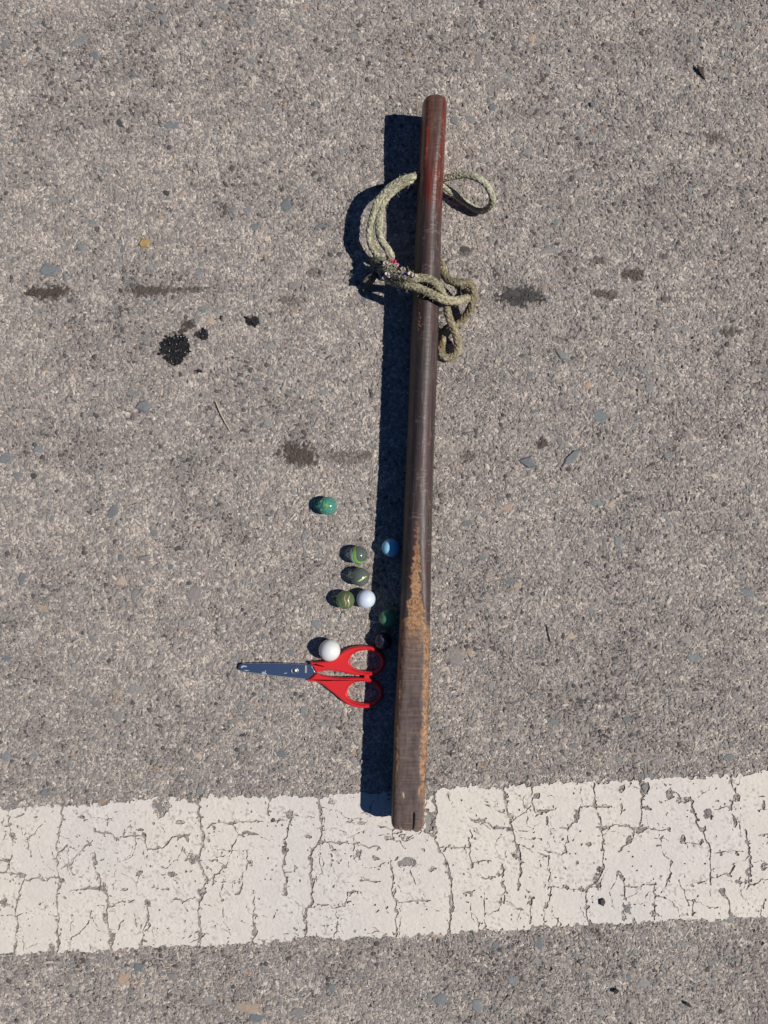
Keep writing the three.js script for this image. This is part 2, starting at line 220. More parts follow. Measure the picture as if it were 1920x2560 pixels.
// stones that stand out in the asphalt: x, y, rx, ry, turn (deg), tone: 0 blue grey, 1 grey, 2 tan, 3 mauve grey, 4 dark, 5 pink beige, 6 ochre
const STONES = [[12, 110, 13, 14, 0, 0], [200, 101, 27, 12, -27, 0], [237, 139, 16, 9, 10, 0], [376, 17, 17, 12, 10, 0], [405, 46, 15, 11, 20, 0], [249, 32, 9, 9, 0, 1], [431, 312, 22, 12, -5, 0], [634, 52, 13, 11, 30, 0], [425, 110, 10, 9, 0, 1], [417, 76, 10, 7, 0, 1], [628, 152, 16, 9, 0, 0], [333, 185, 14, 8, 30, 0], [40, 352, 20, 8, 0, 0], [249, 307, 15, 10, 0, 3], [301, 310, 10, 14, -30, 4], [376, 310, 11, 11, 0, 1], [556, 14, 18, 11, 0, 0], [665, 98, 10, 14, 20, 1], [124, 411, 12, 9, 0, 3], [231, 558, 9, 17, 35, 0], [78, 538, 18, 7, -15, 1], [130, 503, 14, 8, 0, 1], [417, 483, 15, 9, 20, 4], [715, 512, 18, 22, 15, 0], [582, 524, 10, 10, 0, 0], [619, 524, 12, 9, 0, 0], [801, 567, 17, 8, -15, 0], [637, 567, 17, 13, -20, 0], [203, 619, 12, 13, 0, 0], [307, 625, 7, 11, 15, 0], [362, 608, 15, 14, 0, 6], [854, 379, 11, 8, -20, 0], [550, 597, 8, 8, 0, 1], [885, 93, 18, 9, 20, 1],
  [1032, 38, 8, 13, 20, 1], [1209, 90, 10, 10, 0, 0], [1197, 148, 15, 18, 0, 3], [1472, 162, 13, 14, 0, 3], [1232, 269, 12, 11, 0, 0], [1136, 301, 14, 15, 0, 0], [1177, 300, 14, 12, 0, 1], [1481, 262, 10, 8, -20, 0], [1455, 280, 12, 6, 0, 1], [1842, 63, 17, 9, 5, 0], [1458, 119, 11, 7, 0, 1], [1330, 98, 11, 15, 10, 5], [1562, 296, 11, 13, 0, 1], [1724, 335, 12, 7, 20, 0], [1319, 381, 20, 12, 0, 1], [1209, 376, 10, 7, 0, 1], [1446, 437, 11, 9, 0, 1], [1654, 446, 9, 12, 0, 1], [1162, 625, 14, 10, 0, 4], [1700, 290, 12, 10, 0, 1],
  [124, 675, 28, 19, 5, 0], [498, 681, 15, 12, 20, 0], [732, 714, 20, 14, -15, 3], [370, 757, 12, 8, 0, 0], [509, 771, 21, 10, -10, 0], [677, 864, 18, 11, 0, 1], [362, 1013, 24, 18, 5, 0], [327, 982, 13, 8, 0, 0], [642, 950, 17, 6, 0, 0], [877, 970, 8, 20, 0, 1], [804, 982, 9, 9, 0, 0], [671, 1054, 16, 14, 0, 1], [14, 1147, 18, 14, 0, 0], [98, 1124, 20, 10, 10, 0], [84, 1190, 12, 11, 0, 4], [43, 1188, 16, 10, 0, 0], [145, 1205, 14, 7, 0, 1], [527, 802, 14, 13, 0, 5], [325, 706, 18, 8, 10, 0], [250, 860, 8, 12, 20, 1],
  [1286, 733, 20, 9, 5, 4], [1787, 829, 10, 15, 10, 0], [1403, 886, 18, 13, 30, 0], [1325, 938, 10, 12, 0, 0], [1501, 1040, 22, 19, 25, 0], [1623, 970, 17, 11, -35, 0], [1336, 1028, 17, 6, -10, 0], [1154, 982, 8, 14, 20, 1], [1733, 1005, 11, 13, 0, 1], [1319, 1155, 25, 17, 25, 0], [1432, 1138, 38, 12, -38, 0], [1672, 1138, 13, 14, 0, 1], [1750, 1158, 13, 9, 0, 1], [1398, 1103, 8, 20, -10, 0], [1701, 826, 18, 11, -20, 1], [1487, 785, 12, 8, -15, 1], [1377, 626, 28, 8, -5, 1], [1614, 922, 7, 15, 20, 0], [1302, 1040, 8, 12, 0, 1], [1470, 965, 10, 14, 0, 5], [1590, 1040, 12, 8, 0, 0],
  [29, 1247, 15, 7, 0, 1], [388, 1332, 13, 11, 40, 0], [445, 1371, 11, 9, 0, 4], [304, 1394, 10, 9, 0, 0], [149, 1395, 21, 9, -20, 1], [362, 1395, 18, 9, -15, 1], [427, 1417, 11, 9, -20, 0], [571, 1418, 5, 13, 5, 1], [761, 1340, 10, 13, 0, 0], [54, 1447, 13, 24, 10, 0], [485, 1487, 24, 26, 10, 3], [335, 1486, 12, 17, 30, 1], [303, 1452, 15, 15, 0, 5], [667, 1464, 12, 8, -15, 1], [108, 1520, 17, 12, 20, 5], [468, 1557, 12, 9, 0, 1], [295, 1790, 18, 22, 15, 1], [295, 1732, 9, 12, 0, 5], [340, 1723, 26, 15, 0, 1], [240, 1757, 16, 9, 15, 0], [15, 1886, 18, 16, 0, 0], [420, 1895, 15, 11, 0, 3], [315, 1840, 10, 8, 0, 1], [232, 1597, 13, 14, 0, 1], [15, 1647, 17, 10, -10, 0], [610, 1836, 14, 5, -10, 4], [480, 1815, 18, 9, 0, 3], [706, 1885, 18, 10, 0, 0], [725, 1630, 18, 10, 0, 0], [790, 1560, 14, 14, 0, 0], [282, 1280, 16, 22, 35, 0], [620, 1780, 8, 20, 40, 1], [760, 1775, 14, 12, 0, 0],
  [1252, 1246, 17, 8, 0, 0], [1210, 1287, 10, 11, 0, 0], [1490, 1258, 22, 12, 0, 0], [1527, 1262, 12, 12, 0, 5], [1270, 1268, 16, 12, 0, 5], [1545, 1352, 10, 18, 0, 0], [1170, 1307, 18, 9, -15, 0], [1205, 1395, 16, 9, 10, 0], [1118, 1415, 10, 8, 0, 0], [1275, 1453, 16, 10, 15, 0], [1293, 1463, 12, 10, 0, 5], [1597, 1452, 12, 11, 0, 3], [1680, 1480, 15, 13, 0, 1], [1865, 1482, 22, 13, 25, 0], [1475, 1525, 14, 10, 0, 0], [1427, 1589, 13, 13, 0, 5], [1408, 1588, 7, 11, 0, 4], [1736, 1642, 20, 14, 0, 0], [1715, 1600, 16, 10, 10, 1], [1140, 1645, 27, 31, 30, 3], [1174, 1632, 9, 16, 0, 5], [1568, 1798, 18, 9, 0, 0], [1385, 1803, 14, 9, 0, 0], [1175, 1799, 9, 8, 0, 3], [1460, 1825, 16, 14, 0, 1], [1435, 1864, 16, 8, 0, 0], [1545, 1899, 12, 9, 0, 0], [1650, 1902, 24, 11, 10, 1], [1825, 1890, 18, 9, 0, 0], [1415, 1752, 9, 9, 0, 5], [1230, 1715, 11, 14, 20, 1], [1845, 1745, 20, 12, 20, 1], [1090, 1815, 11, 10, 0, 0],
  [347, 2418, 18, 14, 0, 0], [116, 1981, 17, 11, 0, 0], [500, 1976, 13, 11, 0, 0], [740, 1975, 14, 9, -20, 1], [1102, 2499, 20, 22, 10, 0], [1191, 2513, 21, 23, 10, 0], [1608, 2455, 19, 19, 0, 1], [1573, 2444, 11, 14, 0, 0], [1284, 2450, 16, 15, 0, 0], [1348, 2361, 15, 16, 0, 0], [1585, 2435, 18, 10, -40, 5], [620, 2520, 36, 18, 0, 5], [640, 2545, 26, 14, 0, 0], [310, 2446, 18, 20, 0, 5], [745, 2530, 30, 13, 0, 1], [520, 2500, 20, 14, 0, 1], [60, 2500, 18, 11, 0, 3], [900, 2440, 14, 10, 0, 1], [1340, 2400, 12, 14, 0, 1], [1240, 2360, 12, 14, 0, 0], [1780, 2405, 13, 9, 0, 1], [1500, 2530, 16, 11, 0, 1], [830, 2470, 14, 16, 0, 0], [430, 2440, 13, 10, 0, 1], [180, 2470, 15, 10, 0, 1], [1710, 2360, 12, 10, 0, 1],
  [245, 2152, 7, 18, 5, 0], [1066, 2060, 13, 34, 2, 1], [1077, 1990, 11, 14, 0, 1], [1609, 1968, 11, 13, 0, 0], [1013, 2155, 20, 11, 15, 1], [1772, 2028, 10, 12, 0, 3], [1572, 2278, 9, 18, -20, 0], [1828, 2296, 12, 11, 0, 1], [440, 2146, 11, 9, 0, 5], [400, 2018, 12, 17, 0, 1]];
const TONES = [[[.165, .176, .18], [.195, .204, .204], [.145, .155, .162]], [[.225, .215, .205], [.2, .195, .188], [.25, .235, .22]], [[.3, .22, .14]], [[.21, .182, .18], [.23, .2, .195]], [[.06, .057, .055], [.075, .07, .066]], [[.36, .27, .205], [.33, .26, .2], [.4, .32, .25]], [[.34, .235, .1]]];
const stoneTex = (() => { // fine mineral speckle
  const n = 128, d = new Uint8Array(n * n * 4);
  for (let j = 0; j < n; j++) for (let i = 0; i < n; i++) { const o = (j * n + i) * 4, v = 150 + 70 * vn(i / 9, j / 9, 5) + 60 * (hash(i >> 1, j >> 1, 9) - .5); d[o] = d[o + 1] = d[o + 2] = clamp(v, 0, 255); d[o + 3] = 255; }
  const t = new THREE.DataTexture(d, n, n); t.wrapS = t.wrapT = THREE.RepeatWrapping; t.magFilter = t.minFilter = THREE.LinearFilter; t.needsUpdate = true; return t;
})();
const stoneMats = TONES.map(v => v.map(c => std({ color: rgb(c[0] * 1.5, c[1] * 1.5, c[2] * 1.5), map: stoneTex, roughness: .8 })));
const stoneGeos = Array.from({ length: 12 }, (_, k) => { // irregular worn chips: a flat top, a bevel and a buried skirt
  const n = 5 + k % 4, pos = [], uv = [], idx = [], rad = Array.from({ length: n }, () => rr(.62, 1.16));
  for (const [s, y] of [[.72, 1], [.95, .45], [1.02, -1.5]]) for (let i = 0; i < n; i++) {
    const a = i / n * 6.2832 + hash(i, k, 5) * .7; const r = rad[i] * s;
    pos.push(Math.cos(a) * r, y + (y > 0 ? (hash(i, k, 7) - .5) * .6 : 0), Math.sin(a) * r); uv.push(Math.cos(a) * r * .5 + k * .13, Math.sin(a) * r * .5);
  }
  pos.push(0, 1.1, 0); uv.push(k * .13, 0);
  for (let i = 0; i < n; i++) { const j = (i + 1) % n; idx.push(3 * n, j, i); for (let l = 0; l < 2; l++) idx.push(l * n + i, l * n + j, (l + 1) * n + i, l * n + j, (l + 1) * n + j, (l + 1) * n + i); }
  const g = geoFrom(pos, idx, null, uv).toNonIndexed(); g.computeVertexNormals(); return g;
});
const stoneGrid = new Set();
const PROUD = { 362: .0019, 1319: .002, 1432: .0022, 1481: .002, 1724: .002, 1403: .0015, 1232: .0011, 1136: .001, 124: .0012, 1609: .0012 };
STONES.forEach(([x, y, rx, ry, deg, tone], k) => {
  const mats = stoneMats[tone], m = part('stone', stoneGeos[(k * 7) % 12], mats[k % mats.length], road);
  const p = P(x, y); m.position.set(p.x, -.0001, p.z); m.scale.set(rx * S0 * 1.02, (PROUD[x] ?? .00055 + .0003 * hash(k, 1)), ry * S0 * 1.02); m.rotation.y = -deg * Math.PI / 180;
  m.name = k ? 'stone_' + String(k).padStart(3, '0') : 'stone';
});
const SMALL = [];
{ // smaller worn chips, too many to name
  for (let k = 0; k < 2600; k++) { const px = rr(-160, 2080), py = rr(-200, 2760), big = Math.pow(rnd(), 2.4); if (py > 1900 && paintAt(px, py) > -6) continue; if (stain(px, py)[0] > .4) continue; if (STONES.some(q => Math.hypot(q[0] - px, q[1] - py) < 24)) continue; SMALL.push([px, py, lerp(4.5, 11, big), lerp(.55, 1, rnd()), rr(0, 6.28), rnd()]); }
  const M = new THREE.Matrix4(), Q = new THREE.Quaternion(), E = new THREE.Euler(), per = stoneGeos.slice(0, 4).map(() => []); SMALL.forEach((q, k) => per[k % 4].push(q));
  per.forEach((list, n) => {
    const im = new THREE.InstancedMesh(stoneGeos[n * 3], std({ roughness: .85, map: stoneTex }), list.length);
    list.forEach(([px, py, rx, f, a, t], i) => { Q.setFromEuler(E.set(0, a, 0)); const p = P(px, py); im.setMatrixAt(i, M.compose(new THREE.Vector3(p.x, -.0002, p.z), Q, new THREE.Vector3(rx * S0, .0006, rx * f * S0))); const b = t < .4 ? [.2, .208, .206] : t < .75 ? [.29, .262, .25] : t < .9 ? [.24, .215, .21] : [.44, .36, .29]; const w = .8 + .35 * hash(i, n); im.setColorAt(i, rgb(b[0] * w * 1.5, b[1] * w * 1.5, b[2] * w * 1.5)); });
    im.name = numbered('small_stones'); im.userData.kind = 'stuff'; road.add(im);
  });
}
const STB = STONES.map(([x, y, rx, ry, d]) => [x, y, rx, ry, Math.cos(d * Math.PI / 180), Math.sin(d * Math.PI / 180)]);
const cells = new Map();
SMALL.forEach(([x, y, rx, f, a]) => { if (rx > 6.5) STB.push([x, y, rx, rx * f, Math.cos(a), -Math.sin(a)]); });
STB.forEach((s, k) => { for (let cx = Math.floor((s[0] - 60) / 60); cx <= Math.floor((s[0] + 60) / 60); cx++) for (let cy = Math.floor((s[1] - 60) / 60); cy <= Math.floor((s[1] + 60) / 60); cy++) { const q = cx * 1000 + cy; (cells.get(q) || cells.set(q, []).get(q)).push(s); } });
const onStone = (px, py) => { for (const [x, y, rx, ry, c, s] of cells.get(Math.floor(px / 60) * 1000 + Math.floor(py / 60)) || []) { const dx = px - x, dy = py - y; if (Math.hypot((dx * c + dy * s) / rx, (-dx * s + dy * c) / ry) < .74) return true; } return false; };
{ // the fine aggregate: grains of sand and grit bedded in the binder
  const kinds = [0, 1, 2, 3].map(k => {
    const g = new THREE.IcosahedronGeometry(1, 0), p = g.attributes.position, seen = {};
    for (let i = 0; i < p.count; i++) {
      const q = [p.getX(i), p.getY(i), p.getZ(i)].map(v => v.toFixed(2)).join(); const f = seen[q] ??= rr(.72, 1.25);
      p.setXYZ(i, p.getX(i) * f * (k === 1 ? 1.5 : 1.1), p.getY(i) * f * .62, p.getZ(i) * f * (k === 2 ? 1.35 : .95));
    }
    g.computeVertexNormals(); return { g, m: [], c: [] };
  });
  const M = new THREE.Matrix4(), Q = new THREE.Quaternion(), E = new THREE.Euler(), V = new THREE.Vector3(), SC = new THREE.Vector3();
  const lay = (step, x0, x1, z0, z1, r0, r1, inner) => {
    for (let z = z0; z < z1; z += step) for (let x = x0; x < x1; x += step) {
      const gx = x + rr(-.5, .5) * step, gz = z + rr(-.5, .5) * step;
      if (inner && Math.abs(gx) < .39 && Math.abs(gz) < .5) continue;
      const px = 960 + gx / S0, py = 1280 + gz / S0;
      if (py > 1880 && paintAt(px, py) > -1.5) continue;
      if (onStone(px, py)) continue;
      const pale = fbm(px / 120, py / 120, 71, 3), patch = fbm(px / 30, py / 30, 131, 3), t = rnd();
      if (t > .62 + patch * .55) continue;
      let r = lerp(r0, r1, Math.pow(rnd(), 2.2)); const v = rnd(); let c;
      const q = v * .84 + (pale - .5) * .42 + (patch - .5) * .42 + ridge(px, py) * .34 * sm(.3, .6, patch + pale * .3);
      if (q < .055) c = [.1, .09, .087]; else if (q < .51) c = mix3([.205, .182, .172], [.315, .277, .26], rnd()); else if (q < .57) c = mix3([.19, .195, .195], [.26, .262, .258], rnd());
      else if (q < .94) c = mix3([.37, .325, .298], [.53, .468, .42], rnd()); else c = mix3([.55, .475, .41], [.7, .63, .56], rnd());
      if (rnd() < .007) c = [.36, .26, .19];
      const st = stain(px, py), k = st[0] > .6 && st[1] === TAR ? kinds[3] : kinds[Math.floor(rnd() * 3)]; if (k === kinds[3]) { c = rnd() < .13 ? [.16, .16, .165] : [.012, .011, .012]; r *= .9; }
      c = c.map((v, i) => v * [.985, .985, .97][i]);
      if (r > .0012 && c[0] > .36) { const f = lerp(.68, .86, rnd()); c = c.map(v => v * f); }
      const [s, sc] = st; if (s > 0) c = mix3(c, sc, Math.min(1, s * 1.03));
      E.set(rr(-.35, .35), rr(0, 6.28), rr(-.35, .35)); Q.setFromEuler(E); { const el = c[0] > .3 ? rr(1, 1.9) : rr(.9, 1.3); SC.set(r * el, r * rr(.5, .85), r / Math.sqrt(el)); } V.set(gx, r * rr(-.28, .22), gz);
      k.m.push(M.compose(V, Q, SC).toArray()); k.c.push(c);
    }
  };
  lay(.0025, -.39, .39, -.5, .5, .0008, .0021, false);
  lay(.00135, -.37, .37, -.48, .48, .0005, .0011, false);
  lay(.003, -.645, .645, -.805, .805, .0009, .0022, true);
  for (const k of kinds) {
    const tar = k === kinds[3], im = new THREE.InstancedMesh(k.g, std({ roughness: tar ? .3 : .95, flatShading: true }), k.m.length);
    k.m.forEach((a, i) => { im.setMatrixAt(i, M.fromArray(a)); im.setColorAt(i, rgb(...k.c[i])); });
    im.name = numbered(tar ? 'tar_crust' : 'fine_aggregate'); im.userData.kind = 'stuff'; road.add(im);
  }
}

// ---------------------------------------------------------------- the painted line: plates of cracked paint
const line = new THREE.Group(); line.name = 'road_marking'; line.userData = { kind: 'structure', label: 'broad cracked cream white line painted across the asphalt' }; scene.add(line);
{
  const lab = new Int32Array(NX * NY).fill(-1); let nl = 0; const size = [];
  for (let s = 0; s < NX * NY; s++) if (field[s] > 0 && lab[s] < 0) {
    const st = [s]; lab[s] = nl; let n = 0;
    while (st.length) { const k = st.pop(), i = k % NX; n++; for (const [q, ok] of [[k - 1, i > 0], [k + 1, i < NX - 1], [k - NX, k >= NX], [k + NX, k < NX * (NY - 1)]]) if (ok && field[q] > 0 && lab[q] < 0) { lab[q] = nl; st.push(q); } }
    size.push(n); nl++;
  }
  const BIG = 60, flakes = { pos: [], idx: [], col: [], keys: new Map(), pre: 0 }, out = size.map(n => n > BIG ? { pos: [], idx: [], col: [], keys: new Map() } : flakes);
  const yTop = (px, py) => .0009 + (fbm(px / 4, py / 4, 141, 2) - .5) * .00034 + (fbm(px / 60, py / 60, 151, 2) - .5) * .0004;
  const colour = (px, py) => {
    const w = fbm(px / 260, py / 260, 161, 2), f = vn(px / 5, py / 5, 171), g = fbm(px / 40, py / 40, 181, 3), dirt = sm(.66, .85, vn(px / 4.5, py / 4.5, 191)) * .6 * sm(.35, .65, g);
    const c = mix3([.675, .63, .585], [.715, .665, .59], clamp((w - .3) * 2.5)), k = .90 + .09 * f + .12 * (g - .5);
    return mix3(c.map(v => v * k), [.3, .265, .235], dirt);
  };
  const vert = (o, key, px, py, drop) => {
    let k = o.keys.get(key); if (k !== undefined) return k;
    k = o.pos.length / 3; o.keys.set(key, k); o.pos.push((px - 960) * S0, drop ? -.0012 : yTop(px, py), (py - 1280) * S0); o.col.push(...colour(px, py)); return k;
  };
  const corner = [[0, 0], [1, 0], [1, 1], [0, 1]];
  for (let j = 0; j < NY - 1; j++) for (let i = 0; i < NX - 1; i++) {
    const ks = corner.map(([a, b]) => (j + b) * NX + i + a), ins = ks.map(k => field[k] > 0); const n = ins.filter(Boolean).length; if (!n) continue;
    const emit = (list, o, walls) => { // list of [key, px, py]
      const v = list.map(([k, x, y]) => vert(o, k, x, y)); for (let q = 2; q < v.length; q++) o.idx.push(v[0], v[q], v[q - 1]);
      for (const [a, b] of walls) { const A = list[a], B = list[b], t = [A, B].map(([k, x, y]) => vert(o, 'w' + k + (a) + i + '_' + j, x, y)), u = [A, B].map(([k, x, y]) => vert(o, 'd' + k + a + i + '_' + j, x, y, true)); o.idx.push(t[0], t[1], u[0], t[1], u[1], u[0]); }
    };
    const X = (c) => GX0 + (i + corner[c][0]) * GS, Y = (c) => GY0 + (j + corner[c][1]) * GS;
    const cross = (a, b) => { const fa = field[ks[a]], fb = field[ks[b]], t = clamp(fa / (fa - fb), .02, .98), k0 = Math.min(ks[a], ks[b]), k1 = Math.max(ks[a], ks[b]); return ['e' + k0 + '_' + k1, lerp(X(a), X(b), t), lerp(Y(a), Y(b), t)]; };
    if (n === 2 && ins[0] === ins[2]) { for (let c = 0; c < 4; c++) if (ins[c]) emit([['p' + ks[c], X(c), Y(c)], cross(c, (c + 1) % 4), cross(c, (c + 3) % 4)], out[lab[ks[c]]], [[1, 2]]); continue; }
    const list = [], walls = []; let o = null, exit = -1;
    for (let c = 0; c < 4; c++) {
      const d = (c + 1) % 4;
      if (ins[c]) { list.push(['p' + ks[c], X(c), Y(c)]); o = out[lab[ks[c]]]; }
      if (ins[c] !== ins[d]) { list.push(cross(c, d)); if (ins[c]) exit = list.length - 1; }
    }
    if (exit >= 0) walls.push([exit, (exit + 1) % list.length]);
    emit(list, o, walls);
  }
  const pm = std({ vertexColors: true, roughness: .82 });
  const make = (name, o, kind) => { if (o.idx.length) part(name, geoFrom(o.pos, o.idx, o.col), pm, line, kind); };
  size.forEach((n, k) => { if (n > BIG) make('paint_plate', out[k]); });
  make('paint_flakes', flakes, 'stuff');
  for (const sx of [-1, 1]) { // the line runs on along the road
    const x0 = sx < 0 ? GX0 : GX1, yc = (table(TOP, x0, 1) + table(BOT, x0, 1)) / 2, L = 60, a = Math.atan(.0487), g = new THREE.BoxGeometry(L, .006, 358 * S0); g.rotateY(a);
    g.translate((x0 - 960) * S0 + sx * (L / 2 * Math.cos(a) + .012), -.0022, (yc - 1280) * S0 - sx * L / 2 * Math.sin(a)); part('paint_strip', g, std({ color: rgb(.66, .61, .56), roughness: .85 }), line);
  }
}

// ---------------------------------------------------------------- the wooden handle
// photo y, right edge, left edge (visible), height, top squareness
const HSEC = [[236, 1117.5, 1055, .0435, 3.6], [300, 1115, 1051.5, .0435, 3.4], [374, 1111.5, 1047, .0425, 3.0], [470, 1108, 1043, .0405, 2.3], [558, 1105, 1039, .038, 2.1], [675, 1102.5, 1034, .038, 2.05], [878, 1095.5, 1025, .0375, 2.0], [1050, 1089.5, 1019, .0375, 2.0], [1200, 1084.5, 1013, .037, 2.1], [1400, 1079.5, 1005, .0365, 2.6], [1500, 1077.5, 1001, .036, 3.6], [1600, 1075.5, 997, .0355, 4.2], [1809, 1072, 985.5, .036, 5.5], [2007, 1063, 979.5, .036, 6], [2085, 1060, 977, .036, 6]];
const zOf = (py) => (py - 1280) * (H - .034) / F;
const H_Z0 = (237 - 1280) * (H - .0425) / F, H_Z1 = zOf(2078), HY0 = .0012;
const section = (py) => {
  const R = (table(HSEC, py, 1) - 960) * (H - .03) / F, L = (table(HSEC, py, 2) - 960) * (H - .014) / F;
  return { cx: (R + L) / 2, a: (R - L) / 2, h: table(HSEC, py, 3), n: table(HSEC, py, 4) };
};
const handleTop = (px, py) => { // height of the handle's top over a photo pixel
  const s = section(py), x = (px - 960) * (H - .04) / F, t = clamp((x - s.cx) / s.a, -1, 1); return HY0 + s.h / 2 * (1 + Math.pow(1 - Math.pow(Math.abs(t), s.n), 1 / s.n));
};
{
  const NU = 176, NV = 1000, pos = [], col = [], uv = [], idx = [], rough = new Uint8Array((NU + 1) * (NV + 1) * 4);
  const N = [new Array(NU + 1), new Array(NU + 1)];
  const secPts = (n) => { // unit section resampled by length, starting under the handle
    const D = 720, q = []; for (let i = 0; i <= D; i++) { const f = -Math.PI / 2 + i / D * 2 * Math.PI, c = Math.cos(f), s = Math.sin(f); q.push([Math.sign(c) * Math.pow(Math.abs(c), 2 / n), Math.sign(s) * Math.pow(Math.abs(s), 2 / n)]); }
    const L = [0]; for (let i = 1; i <= D; i++) L.push(L[i - 1] + Math.hypot((q[i][0] - q[i - 1][0]) * .65, q[i][1] - q[i - 1][1]));
    const r = []; let k = 0; for (let i = 0; i <= NU; i++) { const w = i / NU * L[D]; while (k < D - 1 && L[k + 1] < w) k++; const t = (w - L[k]) / (L[k + 1] - L[k] || 1); r.push([lerp(q[k][0], q[k + 1][0], t), lerp(q[k][1], q[k + 1][1], t)]); }
    return r;
  };
  // where the pale worn wood shows on the upper face: photo y, left edge, right edge in section units -1 .. 1, strength
  const WEAR = [[1290, -.1, .05, 0], [1312, -.2, .1, .35], [1345, -.2, .12, .55], [1400, -.22, .24, .85], [1460, -.32, .3, .95], [1500, -.44, .42, 1], [1530, -.62, .55, 1], [1560, -.75, .62, .9], [1590, -.8, .6, .45], [1640, -.85, .5, .1], [1700, -.85, .5, 0]];
  const slitX = [[2018, .35], [2040, .31], [2058, .33], [2080, .30]];
  const SQ = [[1046, 748], [1052, 762], [1044, 772], [1051, 785], [1045, 797], [1052, 806], [1045, 818], [1049, 828]], SQ2 = [[1054, 750], [1045, 764], [1053, 776], [1045, 788], [1053, 795], [1046, 808], [1053, 818]];
  const segD = (px, py, a, b) => { const dx = b[0] - a[0], dy = b[1] - a[1], t = clamp(((px - a[0]) * dx + (py - a[1]) * dy) / (dx * dx + dy * dy)); return Math.hypot(px - a[0] - dx * t, py - a[1] - dy * t); };
  for (let j = 0; j <= NV; j++) {
    const z = lerp(H_Z0, H_Z1, j / NV), py = 1280 + z * F / (H - .034), s = section(py), sp = secPts(s.n);
    const d0 = z - H_Z0, d1 = H_Z1 - z, R0 = .0036, R1 = .0075;
    const ins = (d, r) => d < r ? r - Math.sqrt(Math.max(0, r * r - (r - d) * (r - d))) : 0, inset = Math.min(.0085, ins(d0, R0) * .8 + ins(d1, R1) * .75), insT = Math.min(.006, ins(d0, .003) + ins(d1, .007) * .7);
    const topEnd = sm(600, 380, py), bot0 = py;
    for (let i = 0; i <= NU; i++) {
      const [t, v] = sp[i], up = v > 0 ? 1 : 0; let x = s.cx + t * (s.a - inset), y = HY0 + s.h / 2 + v * (s.h / 2 - insT);
      const un = i / NU * 9, grain = fbm(un * 6, z * 90, 201, 3), fine = fbm(un * 26, z * 260, 211, 2), cross = vn(py / 2.6, un * 1.4, 221), streak = fbm(un * 9, py / 180, 231, 3), px = 960 + x * F / (H - y);
      // the colours: dark stained varnish, red lacquer at the top end, bare wood where it is worn
      let c = mix3([.032, .023, .022], [.074, .056, .053], clamp(.5 + (streak - .5) * 2.2 + (fine - .5) * .9 + (vn(un * 34, py / 60, 441) - .5) * .9)), ro = .46 + .16 * fine;
      c = mix3(c, [.06, .02, .017], sm(.42, .62, fbm(un * 5, py / 130, 241, 2)) * .55 * (up && Math.abs(t) < .8 ? 1 : .8));
      const red = mix3([.085, .014, .010], [.19, .03, .017], clamp(.5 + (grain - .5) * 1.6 + (streak - .5) * 1.2)); const redW = sm(600, 400, py + (fbm(un * 12, py / 60, 251, 3) - .5) * 240);
      c = mix3(c, red, redW);
      if (redW > 0) {
        const flat = sm(.62, .48, Math.abs(t - .08) + (fbm(un * 12, py / 26, 261) - .5) * .25) * sm(460, 380, py) * sm(236, 252, py); // rubbed dark face
        c = mix3(c, mix3([.062, .044, .036], [.105, .078, .06], cross), flat * .72 * up);
        c = mix3(c, [.34, .06, .016], redW * .8 * up * sm(.14, .04, Math.abs(t + .46)) * sm(318, 345, py) * sm(425, 395, py));
        c = mix3(c, [.30, .2, .16], redW * up * sm(.72, .8, vn(py / 4, un * 9, 271)) * sm(.16, .06, Math.abs(Math.abs(t) - .62)) * .6); ro = lerp(ro, .33, redW);
      }
      const scr = sm(.70, .84, vn(py / 2.2, un * 3.2, 281)) * sm(.5, .8, vn(py / 30, un * 2, 285)); c = mix3(c, [.2, .15, .135], scr * .6 * sm(1500, 1300, py)); { const ln = sm(.74, .86, vn(un * 40, py / 34, 451)) * sm(.45, .75, fbm(un * 4, py / 90, 455, 2)); c = mix3(c, [.23, .165, .14], ln * .5 * sm(1560, 1400, py)); const gl = sm(.76, .9, vn(un * 30, py / 70, 461)); c = c.map(v => v * (1 - .4 * gl)); }
      let dent = 0; const bot = sm(1500, 1600, bot0 + (vn(py / 3.5, un * .8, 431) - .5) * 90);
      if (py > 1270) {
        const l = table(WEAR, py, 1) + (fbm(py / 9, 3.3, 291, 2) - .5) * .62, r = table(WEAR, py, 2) + (fbm(py / 8, 7.7, 301, 2) - .5) * .36, st = table(WEAR, py, 3);
        const w = up * st * sm(l - .05, l + .04, t) * sm(r + .05, r - .05, t) * sm(.3, .62, fbm(un * 9, py / 5, 311, 2) + st * .22);
        const bare = mix3([.19, .088, .036], [.46, .255, .12], clamp(.5 + (fbm(un * 12, py / 4.5, 321, 3) - .5) * 2 + (cross - .5) * .5));
        const face = mix3([.05, .034, .0315], [.118, .082, .074], clamp(.5 + (cross - .5) * .8 + (grain - .5) * 1.2 + (fine - .5) * .6)); // rubbed grey-brown face
        const fw = bot * up * sm(-.97, -.9, t);
        c = mix3(c, face, fw); ro = lerp(ro, .68, fw);
        c = mix3(c, bare, w); ro = lerp(ro, .75, w); dent += w * .0004;
        const eL = sm(.2, .07, Math.abs(t + .9 - .05 * vn(py / 25, 1, 331)) - .10 * (fbm(py / 16, un, 341) - .35)) * sm(1530, 1570, py) * sm(1990, 1930, py);
        const eR = sm(.1, .02, Math.abs(t - .78) - .05 - .22 * (fbm(py / 26, 9, 351, 3) - .28) * 1.4) * sm(1540, 1600, py) * sm(2010, 1960, py), eR2 = sm(.1, .03, Math.abs(t - .93)) * sm(1960, 2000, py);
        const e = up * Math.max(eL * .8, eR, eR2 * .8) * sm(.22, .55, fbm(un * 14, py / 8, 361)); c = mix3(c, bare, clamp(e)); dent += e * .0005;
